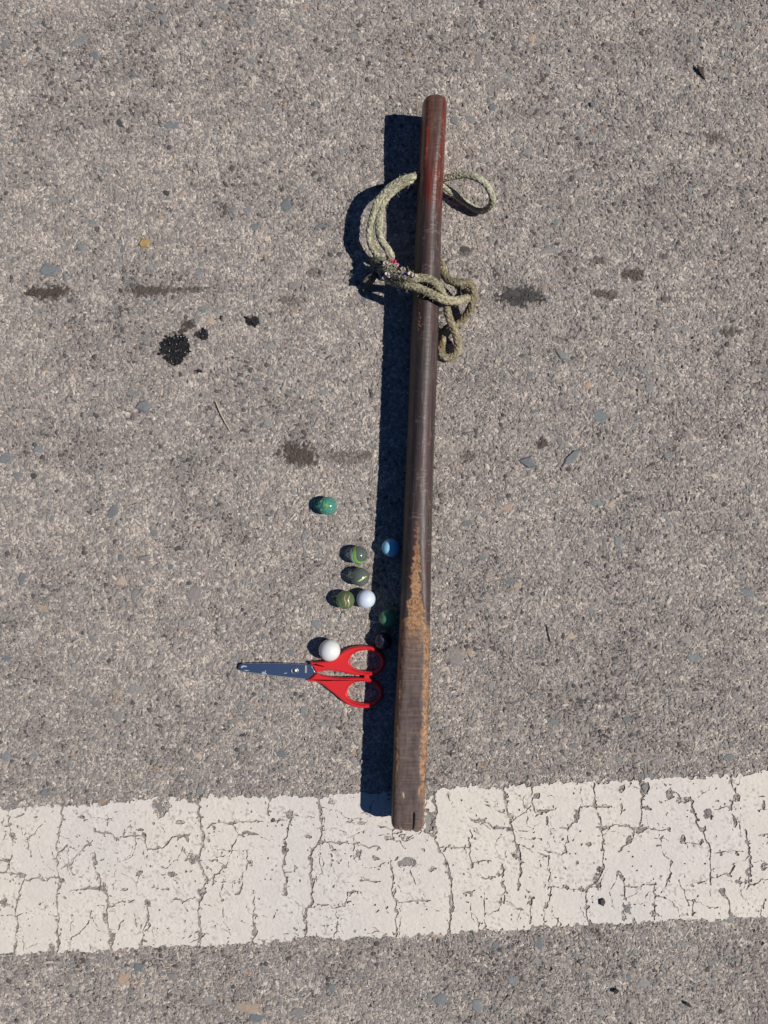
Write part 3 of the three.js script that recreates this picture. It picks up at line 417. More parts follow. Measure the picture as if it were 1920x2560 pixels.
        const cut = up * bot * sm(.78, .9, vn(py / 2.4, un * .9, 371)) * .5; c = mix3(c, [.34, .2, .115], cut * .6); const tint = up * bot * sm(.5, .75, fbm(un * 10, py / 14, 471, 3)) * .2; c = mix3(c, [.26, .14, .075], tint); dent += cut * .0002;
        const fleck = up * sm(6, 2, Math.hypot((px - 1009) * 2.2 - (py - 1985) * .3, (py - 1985) * .55)); c = mix3(c, [.55, .42, .25], fleck);
        if (py > 2012) { const dx = Math.abs(t - table(slitX, py, 1)), w2 = lerp(.010, .022, sm(2018, 2070, py)); if (up && v > .4 && dx < w2 * 1.7) dent += .0045 * sm(w2 * 1.7, w2 * .5, dx) * sm(2012, 2022, py); }
        if (py > 2062) c = mix3(c, [.27, .2, .145], sm(2062, 2076, py) * .8);
      }
      if (py > 735 && py < 840) { let d = 99; for (let k = 1; k < SQ.length; k++) d = Math.min(d, segD(px, py, SQ[k - 1], SQ[k])); for (let k = 1; k < SQ2.length; k++) d = Math.min(d, segD(px, py, SQ2[k - 1], SQ2[k])); const w = up * sm(2.6, 1.1, d) * sm(.35, .5, vn(py / 3, px / 3, 381)); c = mix3(c, [.36, .17, .08], w); dent += w * .0004; }
      if (py > 520 && py < 720) { const w = up * sm(.72, .85, fbm(py / 7, un * 11, 391)) * sm(.12, .05, Math.abs(t + .45 + .1 * vn(py / 30, 2, 395))); c = mix3(c, [.26, .14, .09], w * 1.5 > 1 ? 1 : w * 1.5); dent += w * .0003; }
      const nx = t, ny = v, nl = Math.hypot(nx, ny) || 1, k = dent + (grain - .5) * .00022 + (cross - .5) * .00012 + (fbm(un * 1.1, z * 12, 401, 2) - .5) * .0006;
      const chew = d1 < .012 ? (fbm(un * 7, 3.1, 481, 3) - .5) * .005 * (1 - d1 / .012) : 0;
      pos.push(x - nx / nl * k, y - ny / nl * k, z + chew); col.push(...c); uv.push((i + .5) / (NU + 1), (j + .5) / (NV + 1));
      const o = (j * (NU + 1) + i) * 4; rough[o] = rough[o + 1] = rough[o + 2] = 255 * clamp(ro); rough[o + 3] = 255;
    }
  }
  const W = NU + 1; for (let j = 0; j < NV; j++) for (let i = 0; i < NU; i++) { const a = j * W + i; idx.push(a, a + W, a + 1, a + 1, a + W, a + W + 1); }
  for (const [j, z, flip] of [[0, H_Z0 - .0004, false], [NV, H_Z1 + .0004, true]]) { // end faces
    const s = section(j ? 2078 : 237), c = pos.length / 3, base = c + 1; pos.push(s.cx, HY0 + s.h / 2, z); col.push(...(j ? [.2, .14, .1] : [.12, .03, .02])); uv.push(.5, .5);
    for (let i = 0; i <= NU; i++) { const q = j * W + i; pos.push(pos[q * 3], pos[q * 3 + 1], pos[q * 3 + 2]); col.push(...(j ? [.22, .155, .11] : [.13, .03, .02])); uv.push(.5, .5); }
    for (let i = 0; i < NU; i++) flip ? idx.push(c, base + i + 1, base + i) : idx.push(c, base + i, base + i + 1);
  }
  const g = geoFrom(pos, idx, col, uv);
  { let P0 = g.attributes.position.array; const a = new THREE.Vector3(), b = new THREE.Vector3(); const i0 = idx[6 * NU * 500 + NU * 3]; const n = g.attributes.normal; if (n.getY(500 * W + (NU >> 1)) < 0) { const ix = g.index.array; for (let i = 0; i < ix.length; i += 3) { const t = ix[i]; ix[i] = ix[i + 1]; ix[i + 1] = t; } g.computeVertexNormals(); } }
  const rt = new THREE.DataTexture(rough, W, NV + 1); rt.magFilter = rt.minFilter = THREE.LinearFilter; rt.needsUpdate = true;
  const m = new THREE.MeshPhysicalMaterial({ vertexColors: true, roughness: 1, roughnessMap: rt, specularIntensity: 1, ior: 1.55 });
  const t = thing('wooden_handle', 'worn dark brown wooden tool handle with red upper end, reaching onto the white line', 'tool handle', new THREE.Vector3());
  part('shaft', g, m, t);
}

// ---------------------------------------------------------------- the cord
const rope = thing('braided_cord', 'dirty green braided cord looped and knotted round the upper half of the wooden handle', 'rope', new THREE.Vector3());
function cordGeo(pts, r0, o = {}) {               // pts: [photo x, photo y, height, radius factor]
  const v = pts.map(p => P(p[0], p[1], p[2])), curve = new THREE.CatmullRomCurve3(v, false, 'centripetal'), len = curve.getLength();
  const n = Math.ceil(len / .00042), R = 30, fr = curve.computeFrenetFrames(n, false), pos = [], col = [], idx = [], k = o.pitch ?? 620, sd = o.seed ?? 1;
  const rf = pts.map(p => p[3] ?? 1), c0 = o.c0 ?? [.20, .20, .105], c1 = o.c1 ?? [.38, .37, .22], brown = o.brown ?? 0;
  for (let j = 0; j <= n; j++) {
    const u = j / n, p = curve.getPointAt(u), tt = curve.getUtoTmapping(u) * (pts.length - 1), q = Math.min(pts.length - 2, Math.floor(tt)), f = lerp(rf[q], rf[q + 1], tt - q), s = u * len;
    const e = Math.min(s, len - s), cap = e < r0 * .9 ? Math.sqrt(Math.max(.0, 1 - Math.pow(1 - e / (r0 * .9), 2))) : 1;
    for (let i = 0; i <= R; i++) {
      const a = i / R * 2 * Math.PI, A = 3 * a + k * s, B = 3 * a - k * s, la = Math.abs(Math.cos(A / 1)), lb = Math.abs(Math.cos(B / 1)), over = Math.sin(A * .5 + B * .5) * .5 + .5;
      const br = Math.max(la * (.75 + .25 * over), lb * (1 - .25 * over)), fib = fbm(a * 3.2, s * 900, sd * 13 + 3, 2), lump = fbm(a * .8, s * 70, sd * 11 + 2, 2);
      const r = r0 * f * Math.max(.02, cap) * (.76 + .26 * br + .24 * (fib - .5) + .34 * (lump - .5));
      const N = fr.normals[j], Bn = fr.binormals[j], ca = Math.cos(a), sa = Math.sin(a);
      pos.push(p.x + r * (N.x * ca + Bn.x * sa), p.y + r * (N.y * ca + Bn.y * sa), p.z + r * (N.z * ca + Bn.z * sa));
      let c = mix3(c0, c1, clamp(.45 + (fib - .5) * 2.4 + (lump - .5) * 1.4)); const dirt = sm(.52, .72, fbm(a * 1.4, s * 130, sd * 7 + 5, 3));
      if (!o.plain) c = mix3(c, [.17, .115, .055], clamp(dirt * .5 + brown * (u > (o.from ?? 0) ? sm(.25, .7, fbm(a * 2, s * 160, sd + 77)) : 0)));
      if (!o.plain) c = mix3(c, [.55, .52, .38], sm(.74, .86, vn(a * 7, s * 1300, sd + 9)) * .55);
      col.push(...c);
    }
  }
  for (let j = 0; j < n; j++) for (let i = 0; i < R; i++) { const a = j * (R + 1) + i, b = a + R + 1; idx.push(a, a + 1, b, a + 1, b + 1, b); }
  return { g: geoFrom(pos, idx, col), curve, len, fr, n };
}
const ropeMat = std({ vertexColors: true, roughness: .95, side: THREE.DoubleSide });
const fuzz = [];
function hair(p, dir, len, r) {                   // one loose fibre
  const q = p.clone().addScaledVector(dir, len * .5).add(new THREE.Vector3(rr(-1, 1), rr(-1, 1), rr(-1, 1)).multiplyScalar(len * .2)), e = p.clone().addScaledVector(dir, len).add(new THREE.Vector3(rr(-1, 1), rr(-.6, .6), rr(-1, 1)).multiplyScalar(len * .4));
  return new THREE.TubeGeometry(new THREE.QuadraticBezierCurve3(p, q, e), 4, r, 4, false);
}
function cord(pts, r0, o) {
  const c = cordGeo(pts, r0, o); part('cord', c.g, ropeMat, rope);
  for (let k = 0; k < c.len * 800; k++) { const j = Math.floor(rnd() * c.n), p = c.curve.getPointAt(j / c.n), a = rr(0, 6.28), d = c.fr.normals[j].clone().multiplyScalar(Math.cos(a)).addScaledVector(c.fr.binormals[j], Math.sin(a)); fuzz.push(hair(p.clone().addScaledVector(d, r0 * .85), d.addScaledVector(c.fr.tangents[j], rr(-1.5, 1.5)).normalize(), rr(.001, .0042), .0001)); }
}
const GREEN = { c0: [.215, .212, .135], c1: [.56, .54, .40] }, OLIVE = { c0: [.155, .14, .085], c1: [.43, .395, .27] };
// two strands leave the drilled hole on the left and bend down to the knot
cord([[1078, 446, .022], [1048, 440, .026], [1030, 442, .0325], [1016, 446, .0345], [998, 454, .034], [975, 469, .032], [957, 487, .029], [945, 505, .0275], [936, 528, .0265], [929, 552, .0245], [923, 583, .023], [926, 606, .0225], [934, 622, .022], [944, 640, .0215], [954, 664, .022]], .0033, { ...GREEN, seed: 1 });
cord([[1078, 452, .018], [1046, 450, .022], [1026, 452, .0295], [1008, 461, .0305], [988, 474, .0295], [970, 490, .028], [959, 507, .027], [952, 530, .0265], [948, 552, .0258], [947, 580, .0255], [954, 602, .0255], [965, 618, .0255], [975, 634, .0245], [977, 646, .0185], [973, 660, .016], [962, 676, .017]], .0031, { ...GREEN, seed: 2 });
// the small loop out of the right side of the hole stands up from the road and comes back along the ground in its own shade
cord([[1080, 444, .021], [1100, 448, .0225], [1118, 444, .026], [1142, 439, .031], [1170, 439, .0355], [1194, 446, .0385], [1213, 459, .0385], [1226, 480, .0355], [1231, 500, .029], [1225, 516, .020], [1213, 525, .0115], [1202, 528, .0058], [1184, 520, .0042], [1164, 506, .0052], [1144, 491, .008], [1124, 477, .0125], [1104, 464, .017], [1084, 455, .019]], .0029, { ...GREEN, seed: 3 });
// the doubled part over the handle: the lower strand runs under the loop at the right
cord([[948, 668, .021], [960, 688, .0235], [975, 700, .0285], [993, 707, .0355], [1012, 712, .0415], [1034, 717, .0445], [1056, 724, .0452], [1078, 735, .0448], [1098, 744, .0435], [1118, 750, .040], [1138, 752, .0355], [1156, 749, .029], [1170, 746, .021], [1178, 742, .013], [1170, 722, .0045], [1150, 708, .0035]], .0036, { ...OLIVE, seed: 4 });
cord([[952, 664, .024], [968, 677, .029], [986, 687, .036], [1008, 695, .0425], [1030, 698, .0462], [1052, 695, .0468], [1072, 697, .0468], [1090, 708, .0455], [1102, 724, .0425], [1110, 742, .0355], [1115, 764, .0265], [1121, 788, .0205], [1131, 815, .017], [1141, 842, .0125], [1144, 865, .0085], [1138, 885, .0058], [1124, 894, .0045], [1108, 890, .0042], [1103, 872, .0045], [1108, 850, .0048], [1117, 832, .0048], [1130, 820, .0045], [1150, 806, .0058], [1166, 788, .0095], [1178, 764, .0165], [1184, 738, .0225], [1181, 718, .0262], [1168, 707, .0272], [1150, 706, .0265], [1132, 704, .024], [1117, 696, .020], [1108, 680, .015], [1104, 664, .0105], [1099, 648, .007]], .0035, { ...OLIVE, seed: 5, brown: .55, from: .3 });
{ // the rag knot that ties the strands together
  const dark = { c0: [.07, .066, .05], c1: [.2, .19, .14], pitch: 300, plain: true };
  const wrap = (pts, r, sd) => { const c = cordGeo(pts, r, { ...dark, seed: sd }); return c.g; };
  const g = mergeGeometries([wrap([[930, 652, .02], [938, 644, .027], [953, 646, .03], [965, 655, .027], [966, 667, .02], [952, 668, .016], [936, 662, .016]], .003, 21), wrap([[932, 664, .02], [942, 655, .028], [958, 659, .0305], [969, 670, .027], [964, 680, .02], [948, 678, .016], [935, 672, .017]], .003, 22), wrap([[936, 676, .022], [948, 668, .028], [962, 672, .029], [968, 683, .024], [957, 690, .019], [943, 684, .018]], .0027, 23),
    wrap([[944, 680, .022], [934, 692, .019], [926, 702, .015], [916, 714, .0115], [908, 726, .0095]], .0021, 24), wrap([[940, 676, .0255], [929, 683, .026], [918, 690, .024], [908, 700, .02]], .002, 25)]);
  g.translate(0, -.006, 0); part('knot', g, ropeMat, rope).userData.label = 'rag knot tying the strands';
}
{ // scraps of coloured thread caught in the knot
  const T = [[[.62, .1, .22], 978, 652, .0345, 8, 4], [[.55, .07, .17], 985, 655, .036, 7, 4], [[.68, .3, .36], 991, 662, .037, 6, 4], [[.66, .6, .55], 963, 660, .034, 6, 5], [[.72, .66, .6], 969, 684, .0365, 8, 4], [[.7, .63, .56], 971, 690, .0355, 6, 3], [[.2, .24, .13], 982, 667, .0375, 9, 5], [[.5, .36, .38], 988, 680, .039, 8, 4], [[.6, .45, .3], 1000, 679, .042, 8, 3], [[.22, .2, .42], 1009, 686, .0445, 9, 4], [[.3, .26, .48], 1016, 690, .0455, 8, 3], [[.42, .3, .4], 998, 690, .041, 7, 4], [[.62, .5, .42], 1028, 684, .049, 9, 3], [[.66, .56, .48], 1035, 689, .0505, 8, 3], [[.5, .45, .5], 992, 693, .038, 8, 3], [[.1, .12, .3], 956, 688, .031, 7, 3], [[.55, .5, .52], 960, 694, .031, 7, 4], [[.5, .4, .36], 1006, 672, .0435, 7, 3]];
  for (let k = 0; k < 14; k++) { const f = rnd(); T.push([[[.66, .6, .54], [.5, .42, .44], [.34, .3, .44], [.6, .5, .4]][k % 4], lerp(968, 1034, f) + rr(-4, 4), lerp(674, 691, f) + rr(-9, 7), lerp(.0345, .0495, f), rr(4, 8), rr(2, 4)]); }
  T.forEach(([c, x, y, h, w, hh], k) => {
    const pts = []; const a0 = rr(0, 6.28); for (let i = 0; i < 9; i++) { const a = a0 + i * rr(.7, 1.05), f = .45 + .55 * hash(i, k, 4); pts.push(P(x + Math.cos(a) * w * f, y + Math.sin(a) * hh * 1.3 * f, h + .0014 * Math.sin(i * 1.7 + k))); }
    const m = part('thread', new THREE.TubeGeometry(new THREE.CatmullRomCurve3(pts), 48, .00075, 7, false), std({ color: rgb(...c), roughness: .95 }), rope);
    if (k < 3) m.userData.label = 'pink thread scrap';
  });
  for (let k = 0; k < 170; k++) { const p = P(rr(960, 1040), rr(655, 700), 0); p.copy(P(960 + (k % 14) * 5.5, 668 + (k % 14) * 2 + rr(-8, 8), .035 + (k % 14) * .0010)); fuzz.push(hair(p, new THREE.Vector3(rr(-1, 1), rr(0, 1), rr(-1, 1)).normalize(), rr(.002, .005), .00013)); }
}
part('loose_fibres', mergeGeometries(fuzz), std({ color: rgb(.42, .4, .28), roughness: .95 }), rope, 'stuff');

// ---------------------------------------------------------------- scissors (crop pixels at 3.95 per photo pixel, from 580, 1580)
{
  const at = P(780, 1690), sc = thing('scissors', 'small closed red-handled scissors lying with their steel tip away from the handle', 'scissors', at);
  const Q = (x, y, h) => { const p = P(580 + x / 3.95, 1580 + y / 3.95, h); return new THREE.Vector2(p.x - at.x, -(p.z - at.z)); };
  const shape = (a, h) => { const s = new THREE.Shape(); a.forEach(([x, y], i) => { const q = Q(x, y, h); i ? s.lineTo(q.x, q.y) : s.moveTo(q.x, q.y); }); return s; };
  const spl = (a, h, n) => new THREE.CatmullRomCurve3(a.map(([x, y]) => { const q = Q(x, y, h); return new THREE.Vector3(q.x, q.y, 0); }), true, 'centripetal').getPoints(n).slice(0, n).map(v => new THREE.Vector2(v.x, v.y));
  const lay = (g, y) => { g.rotateX(-Math.PI / 2); g.translate(0, y, 0); return g; };
  // steel with scratches and dried glue, in uv of metres
  const n = 512, cv = document.createElement('canvas'); cv.width = n; cv.height = 128; const c2 = cv.getContext('2d');
  c2.fillStyle = '#e4e9ef'; c2.fillRect(0, 0, n, 128);
  for (let k = 0; k < 260; k++) { c2.strokeStyle = `rgba(${rnd() < .5 ? '240,243,246' : '170,178,188'},${rr(.1, .35)})`; c2.lineWidth = rr(.4, 1.2); const x = rr(0, n), y = rr(0, 128); c2.beginPath(); c2.moveTo(x, y); c2.lineTo(x + rr(-60, 60), y + rr(-6, 6)); c2.stroke(); }
  const steelMap = new THREE.CanvasTexture(cv); steelMap.colorSpace = THREE.SRGBColorSpace; steelMap.wrapS = steelMap.wrapT = THREE.RepeatWrapping; steelMap.repeat.set(14, 60);
  const steel = std({ map: steelMap, metalness: 1, roughness: .235 }), steelEdge = std({ color: rgb(.72, .72, .72), metalness: 1, roughness: .42 });
  const blade = (a, y, th, name, m) => part(name, lay(new THREE.ExtrudeGeometry(shape(a, y), { depth: th, bevelEnabled: true, bevelThickness: .00025, bevelSize: .0003, bevelOffset: -.0003, bevelSegments: 2 }), y), m, sc);
  // under blade shows as a bright sliver along the lower edge, the upper blade lies on it
  blade([[62, 352], [75, 325], [100, 318], [740, 330], [825, 402], [740, 474], [715, 468], [400, 432], [110, 392], [75, 376]], .0019, .0011, 'blade', steelEdge);
  const top = blade([[74, 350], [84, 322], [104, 309], [400, 304], [738, 318], [785, 322], [822, 395], [770, 440], [738, 462], [718, 459], [400, 424], [104, 384], [82, 372]], .0033, .0011, 'blade', steel);
  top.userData.label = 'upper steel blade with scratches';
  const rc = Q(618, 381, .0047), ring = new THREE.LatheGeometry([[.0001, .0007], [.0012, .0006], [.0017, .0001], [.0024, .00012], [.0028, .0004], [.0033, .0002], [.0035, -.0004]].map(p => new THREE.Vector2(...p)), 32); ring.translate(rc.x, .0049, -rc.y); part('rivet', ring, std({ color: rgb(.38, .4, .43), metalness: 1, roughness: .36 }), sc);
  // stamp and glue smears on the blade
  const smear = (pts, h, name, col) => { const g = lay(new THREE.ExtrudeGeometry(shape(pts, h), { depth: .00006, bevelEnabled: false }), h); part(name, g, std({ color: rgb(...col), roughness: .7 }), sc); };
  smear([[722, 330], [740, 332], [738, 405], [720, 402]], .0047, 'stamp', [.34, .33, .3]);
  [[[92, 336], [118, 328], [150, 338], [142, 347], [116, 345], [98, 358], [88, 350]], [[290, 408], [305, 388], [318, 400], [335, 372], [332, 400], [345, 416], [310, 416]], [[110, 376], [150, 375], [175, 383], [140, 384]], [[510, 408], [540, 400], [545, 406], [520, 414]]].forEach(p => smear(p, .0047, 'glue_smear', [.34, .39, .46]));
  const red = new THREE.MeshPhysicalMaterial({ color: rgb(.66, .024, .028), roughness: .32, clearcoat: .4, clearcoatRoughness: .25, side: THREE.DoubleSide });
  const handle = (outer, hole, y, name) => { // a moulded solid with rounded edges: loops stepped inwards towards the top and the bottom
    const T = .0060, E = .00172, prof = []; for (let k = 0; k <= 12; k++) { const a = -Math.PI / 2 + k / 12 * Math.PI; prof.push([E * (1 - Math.cos(a)), T / 2 + (T / 2) * Math.sin(a)]); }
    const pos = [], idx = [], loops = [[spl(outer, .006, 140), 1], [spl(hole, .006, 84), -1]], tops = [], starts = [];
    for (const [lp, sg] of loops) {
      const n = lp.length, cw = THREE.ShapeUtils.area(lp) < 0 ? 1 : -1, nr = lp.map((p, k) => { const a = lp[(k + n - 1) % n], b = lp[(k + 1) % n], dx = b.x - a.x, dy = b.y - a.y, l = Math.hypot(dx, dy) || 1; return [dy / l * cw * sg, -dx / l * cw * sg]; });
      const base = pos.length / 3; starts.push(base);
      for (const [d, h] of prof) lp.forEach((p, k) => pos.push(p.x + nr[k][0] * d, h, -(p.y + nr[k][1] * d)));
      for (let q = 0; q < prof.length - 1; q++) for (let k = 0; k < n; k++) { const a = base + q * n + k, b = base + q * n + (k + 1) % n; idx.push(a, a + n, b, b, a + n, b + n); }
      tops.push(lp.map((p, k) => new THREE.Vector2(p.x + nr[k][0] * E, p.y + nr[k][1] * E)));
    }
    const nO = tops[0].length, nH = tops[1].length, id = (k, q) => k < nO ? starts[0] + q * nO + k : starts[1] + q * nH + (k - nO), L = prof.length - 1;
    for (const [a, b, c] of THREE.ShapeUtils.triangulateShape(tops[0], [tops[1]])) { idx.push(id(a, L), id(b, L), id(c, L)); idx.push(id(a, 0), id(c, 0), id(b, 0)); }
    const g = geoFrom(pos, idx); g.translate(0, y, 0); part(name, g, red, sc);
  };
  handle([[770, 300], [800, 297], [900, 287], [995, 274], [1060, 222], [1130, 168], [1220, 142], [1310, 136], [1400, 150], [1475, 200], [1512, 270], [1507, 340], [1470, 398], [1400, 431], [1330, 434], [1200, 426], [1100, 404], [1000, 387], [930, 384], [870, 394], [826, 398], [796, 350]], [[1163, 290], [1180, 240], [1220, 207], [1290, 187], [1380, 190], [1440, 228], [1472, 290], [1465, 340], [1430, 378], [1350, 388], [1250, 377], [1188, 345]], .0008, 'finger_handle');
  handle([[742, 482], [790, 440], [828, 406], [880, 424], [950, 440], [1080, 453], [1200, 449], [1320, 453], [1390, 464], [1450, 500], [1488, 560], [1490, 630], [1450, 700], [1380, 746], [1290, 757], [1180, 737], [1100, 692], [1020, 624], [940, 562], [870, 512], [800, 492]], [[1138, 600], [1158, 542], [1208, 506], [1290, 495], [1380, 510], [1430, 550], [1452, 610], [1432, 668], [1370, 702], [1280, 703], [1198, 682], [1150, 642]], .0006, 'finger_handle');
  const nub = new THREE.BoxGeometry(.0042, .003, .0035), np = Q(1332, 444, .005); nub.translate(np.x, .0042, -np.y); part('stop_nub', nub, red, sc);
}

// ---------------------------------------------------------------- marbles
{
  const GRP = 'marbles scattered between scissors and handle';
  const ballGeo = new THREE.SphereGeometry(1, 64, 48), SY = .0007;
  const centre = (px, py, r) => P(px, py, r + SY);
  const glass = (att, dist, rough = .13) => new THREE.MeshPhysicalMaterial({ color: rgb(1, 1, 1), roughness: rough, transmission: 1, thickness: .016, ior: 1.5, attenuationColor: rgb(...att), attenuationDistance: dist, specularIntensity: 1 });
  const vane = (r, w, turn, tilt, th = .0006) => { // a twisted ribbon of coloured glass
    const nU = 36, nV = 6, pos = [], idx = []; for (const side of [0, 1]) for (let i = 0; i <= nU; i++) for (let j = 0; j <= nV; j++) { const u = i / nU * 2 - 1, a = turn * u, ww = w * Math.sqrt(Math.max(.02, 1 - u * u)), v = (j / nV - .5) * 2 * ww; const b = (j / nV - .5) * .5; pos.push(r * .84 * u, v * Math.sin(a) + Math.cos(a) * (side ? th : -th) * .5 + b * b * r, v * Math.cos(a) - Math.sin(a) * (side ? th : -th) * .5); }
    const W = nV + 1, M = (nU + 1) * W; for (let i = 0; i < nU; i++) for (let j = 0; j < nV; j++) { const a = i * W + j; idx.push(a, a + 1, a + W, a + 1, a + W + 1, a + W, M + a, M + a + W, M + a + 1, M + a + 1, M + a + W, M + a + W + 1); }
    const g = geoFrom(pos, idx); g.rotateX(tilt[0]); g.rotateY(tilt[1]); g.rotateZ(tilt[2]); return g;
  };
  const marble = (name, px, py, rpx, label, mat) => { const r = rpx * (H - .009) / F, p = centre(px, py, r), t = thing(name, label, 'marble', new THREE.Vector3(p.x, SY, p.z), GRP); const b = part('ball', ballGeo, mat, t); b.scale.setScalar(r); b.position.y = r; return [t, r]; };
  const inside = (t, r, g, col, name = 'swirl') => { const m = part(name, g, std({ color: rgb(...col), roughness: .5, side: THREE.DoubleSide }), t); m.position.y = r; return m; };
  const band = (pts, w, lift = .004) => { // a ribbon of coloured glass lying in the skin of the ball; points are unit directions
    const c = new THREE.CatmullRomCurve3(pts.map(p => new THREE.Vector3(...p))), n = 40, m = 8, pos = [], idx = [];
    for (let i = 0; i <= n; i++) { const u = i / n, p = c.getPoint(u).normalize(), tg = c.getTangent(u), sd = new THREE.Vector3().crossVectors(p, tg).normalize(), ww = w * Math.pow(Math.sin(Math.PI * clamp(u, .015, .985)), .55) * (.85 + .3 * vn(u * 7, w * 50, 9)); for (let j = 0; j <= m; j++) { const v = (j / m - .5) * 2, q = p.clone().addScaledVector(sd, v * ww).normalize().multiplyScalar(1 + lift * (1 - v * v * v * v) - .001); pos.push(q.x, q.y, q.z); } }
    for (let i = 0; i < n; i++) for (let j = 0; j < m; j++) { const a = i * (m + 1) + j; idx.push(a, a + 1, a + m + 1, a + 1, a + m + 2, a + m + 1); }
    return geoFrom(pos, idx);
  };
  const skinBand = (t, r, pts, w, col, name = 'swirl') => { const m = part(name, band(pts, w), new THREE.MeshPhysicalMaterial({ color: rgb(...col), roughness: .25, side: THREE.DoubleSide, clearcoat: .4 }), t); m.position.y = r; m.scale.setScalar(r); return m; };
  const milky = (att, dist, col, tr) => { const m = glass(att, dist); m.transmission = tr; m.color = rgb(...col); return m; };
  let t, r;
  [t, r] = marble('glass_marble', 819.5, 1264.5, 23.3, 'teal green glass marble alone above the others', milky([.3, .8, .68], .06, [.19, .58, .47], .62));
  inside(t, r, vane(r * .45, r * .3, 1.4, [.4, .6, .2]), [.22, .5, .08], 'core');
  skinBand(t, r, [[-.35, .93, .1], [-.2, .97, -.1], [0, .99, .02], [.05, .98, .15]], .14, [.2, .46, .06], 'core');
  { const bub = []; for (let k = 0; k < 34; k++) { const s = new THREE.SphereGeometry(rr(.0002, .00048), 8, 6), a = rr(0, 6.28), e = rr(.1, 1.4), q = r * 1.0; s.translate(q * Math.cos(e) * Math.cos(a), q * Math.sin(e), q * Math.cos(e) * Math.sin(a)); bub.push(s); } inside(t, r, mergeGeometries(bub), [.3, .62, .56], 'bubbles').userData.kind = 'stuff'; }
  [t, r] = marble('glass_marble', 896, 1387.5, 23.3, 'clear glass marble with broad bright green and white swirl', milky([.8, .95, .88], .08, [.35, .41, .37], .72));
  skinBand(t, r, [[-.3, .25, -.92], [-.42, .72, -.55], [-.42, .9, -.05], [-.36, .82, .42], [0, .6, .78], [.5, .4, .74], [.8, .2, .55]], .27, [.22, .52, .1]);
  skinBand(t, r, [[-.7, .3, -.65], [-.74, .66, -.2], [-.72, .66, .22], [-.55, .5, .66], [-.2, .25, .95]], .2, [.82, .85, .82]);
  [t, r] = marble('glass_marble', 900.3, 1442, 23.3, 'clear glass marble with one thin yellow-green streak', milky([.78, .88, .82], .08, [.34, .40, .35], .7));
  skinBand(t, r, [[-.25, .85, .42], [.05, .95, .3], [.35, .92, .1], [.72, .66, -.15]], .085, [.62, .68, .3]);
  [t, r] = marble('glass_marble', 863.4, 1500, 23.3, 'olive green glass marble with tan streaks touching the pale blue ball', milky([.6, .75, .45], .06, [.29, .37, .19], .62));
  skinBand(t, r, [[-.3, .3, -.9], [-.75, .62, -.25], [-.6, .78, .2], [-.3, .6, .74]], .16, [.16, .36, .1]); skinBand(t, r, [[.1, .7, -.7], [-.05, .97, -.2], [.1, .97, .15], [.05, .75, .65]], .09, [.44, .3, .18]); skinBand(t, r, [[.5, .6, -.6], [.35, .9, -.1], [.45, .85, .3], [.3, .6, .75]], .08, [.4, .42, .22]);
  [t, r] = marble('glass_marble', 970, 1545.5, 23, 'dark green glass marble in the shadow of the handle', milky([.3, .7, .4], .05, [.26, .6, .36], .6));
  skinBand(t, r, [[-.1, .2, -.97], [0, .9, -.35], [-.05, .95, .3], [.1, .4, .9]], .2, [.06, .3, .14]);
  [t, r] = marble('glass_marble', 958.5, 1603, 22, 'very dark marble hidden in shadow beside the scissors handle', milky([.3, .4, .5], .03, [.05, .065, .09], .6)); skinBand(t, r, [[-.4, .6, -.7], [.1, .95, -.2], [.5, .8, .3]], .1, [.1, .07, .14]);
  // opaque ones
  const skin = (f) => { const w = 256, h = 128, d = new Uint8Array(w * h * 4); for (let j = 0; j < h; j++) for (let i = 0; i < w; i++) { const th = (j + .5) / h * Math.PI - Math.PI / 2, ph = (i + .5) / w * 2 * Math.PI, c = f(-Math.cos(ph) * Math.cos(th), Math.sin(th), Math.sin(ph) * Math.cos(th)), o = (j * w + i) * 4; for (let k = 0; k < 3; k++) d[o + k] = 255 * clamp(c[k]); d[o + 3] = 255; } const t = new THREE.DataTexture(d, w, h); t.magFilter = t.minFilter = THREE.LinearFilter; t.colorSpace = THREE.SRGBColorSpace; t.needsUpdate = true; return t; };
  const opaque = (map) => new THREE.MeshPhysicalMaterial({ map, roughness: .28, clearcoat: .5, clearcoatRoughness: .15 });
  marble('opaque_marble', 914.8, 1497.5, 24, 'pale bluish white opaque marble at the edge of the handle shadow', opaque(skin((x, y, z) => { const k = fbm(x * 2 + 5, z * 2 + y, 3); return mix3([.80, .85, .94], [.88, .91, .95], k); })));
  marble('opaque_marble', 976.8, 1369, 23, 'blue and pale blue marble in the handle shadow', opaque(skin((x, y, z) => { const e = x + .18 + (fbm(x * 3 + 9, z * 3, 5) - .5) * .35; const k = sm(.04, -.04, e) * sm(-1.05, -.8, x); return mix3(mix3([.56, .88, 1], [.46, .82, 1], fbm(x * 5, z * 5, 8)), [.66, .9, 1], k); })));
  marble('opaque_marble', 823.8, 1626, 27.2, 'largest marble, plain white, against the red scissors handle', opaque(skin((x, y, z) => { const k = fbm(x * 2 + 2, z * 2 + y, 13); return mix3([.87, .88, .88], [.92, .925, .92], k); })));
}

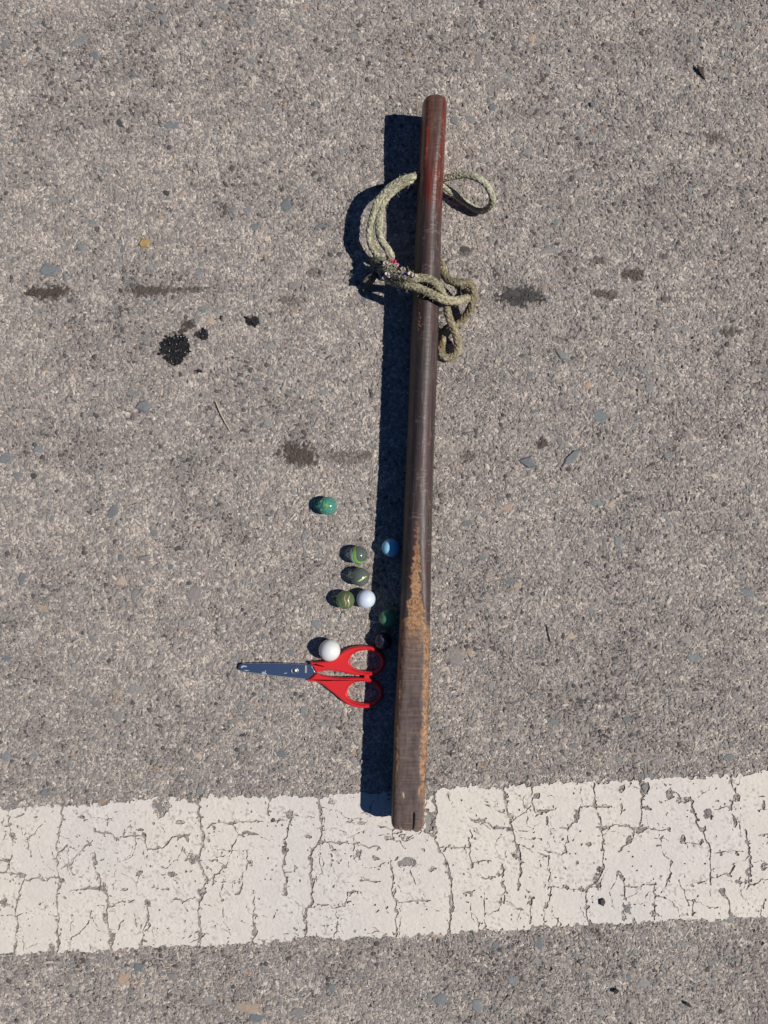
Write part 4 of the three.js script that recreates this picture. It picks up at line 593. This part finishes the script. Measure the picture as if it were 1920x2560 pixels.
// ---------------------------------------------------------------- litter on the asphalt, plus a dark rod standing for crevice shade
{
  const straw = (name, label, pts, r, c, cat) => { const base = P(pts[0][0], pts[0][1]); const t = thing(name, label, cat, base); const g = new THREE.TubeGeometry(new THREE.CatmullRomCurve3(pts.map(([x, y, h]) => P(x, y, h).sub(base))), 24, r, 7, false); part('stalk_or_shade_rod', g, std({ color: rgb(...c), roughness: .9 }), t); };
  straw('dry_straw', 'thin pale dry straw lying alone on the left asphalt', [[539, 1003, .0012], [549, 1028, .0018], [561, 1052, .0017], [577, 1080, .0012]], .0006, [.5, .42, .33], 'straw');
  straw('crevice_shade_rod', 'short dark rod added for the shade in an asphalt crevice right of the handle', [[1366, 1562, .001], [1370, 1580, .0013], [1376, 1606, .0008]], .00042, [.06, .05, .045], 'crevice_shade_rod');  // thin dark rod put in place of the shade in a crevice
  const scrap = (label, x, y, pts, c) => { const base = P(x, y), t = thing('leaf_scrap', label, 'leaf scrap', base), s = new THREE.Shape(); pts.forEach(([a, b], i) => { const q = [a * S0, -b * S0]; i ? s.lineTo(...q) : s.moveTo(...q); }); const g = new THREE.ExtrudeGeometry(s, { depth: .0004, bevelEnabled: true, bevelSize: .0002, bevelThickness: .0002, bevelSegments: 1 }); g.rotateX(-Math.PI / 2); g.rotateZ(-.3); g.translate(0, .0022, 0); part('blade', g, std({ color: rgb(...c), roughness: .85 }), t); };
  scrap('small curled dark brown leaf scrap near the upper right', 1750, 186, [[-12, -19], [-2, -14], [8, -16], [6, -2], [12, 14], [4, 8], [-6, -4]], [.055, .035, .028]);
  scrap('tiny black flake on the asphalt below the white line, near right', 1718, 2508, [[-10, -7], [2, -4], [11, 8], [2, 5], [-6, 0]], [.02, .018, .016]);
  scrap('tiny black crumb below the white line beside an outlined stone', 1539, 2474, [[-8, -3], [2, -5], [8, 1], [0, 6], [-7, 4]], [.018, .016, .015]);
  scrap('small dark seed lying on the white line at the right', 1505, 2253, [[-6, -6], [3, -9], [7, 0], [2, 9], [-5, 6]], [.06, .045, .04]);
}
scene.traverse(o => { if (o.isMesh) { o.castShadow = true; o.receiveShadow = true; } });
renderer.render(scene, camera);
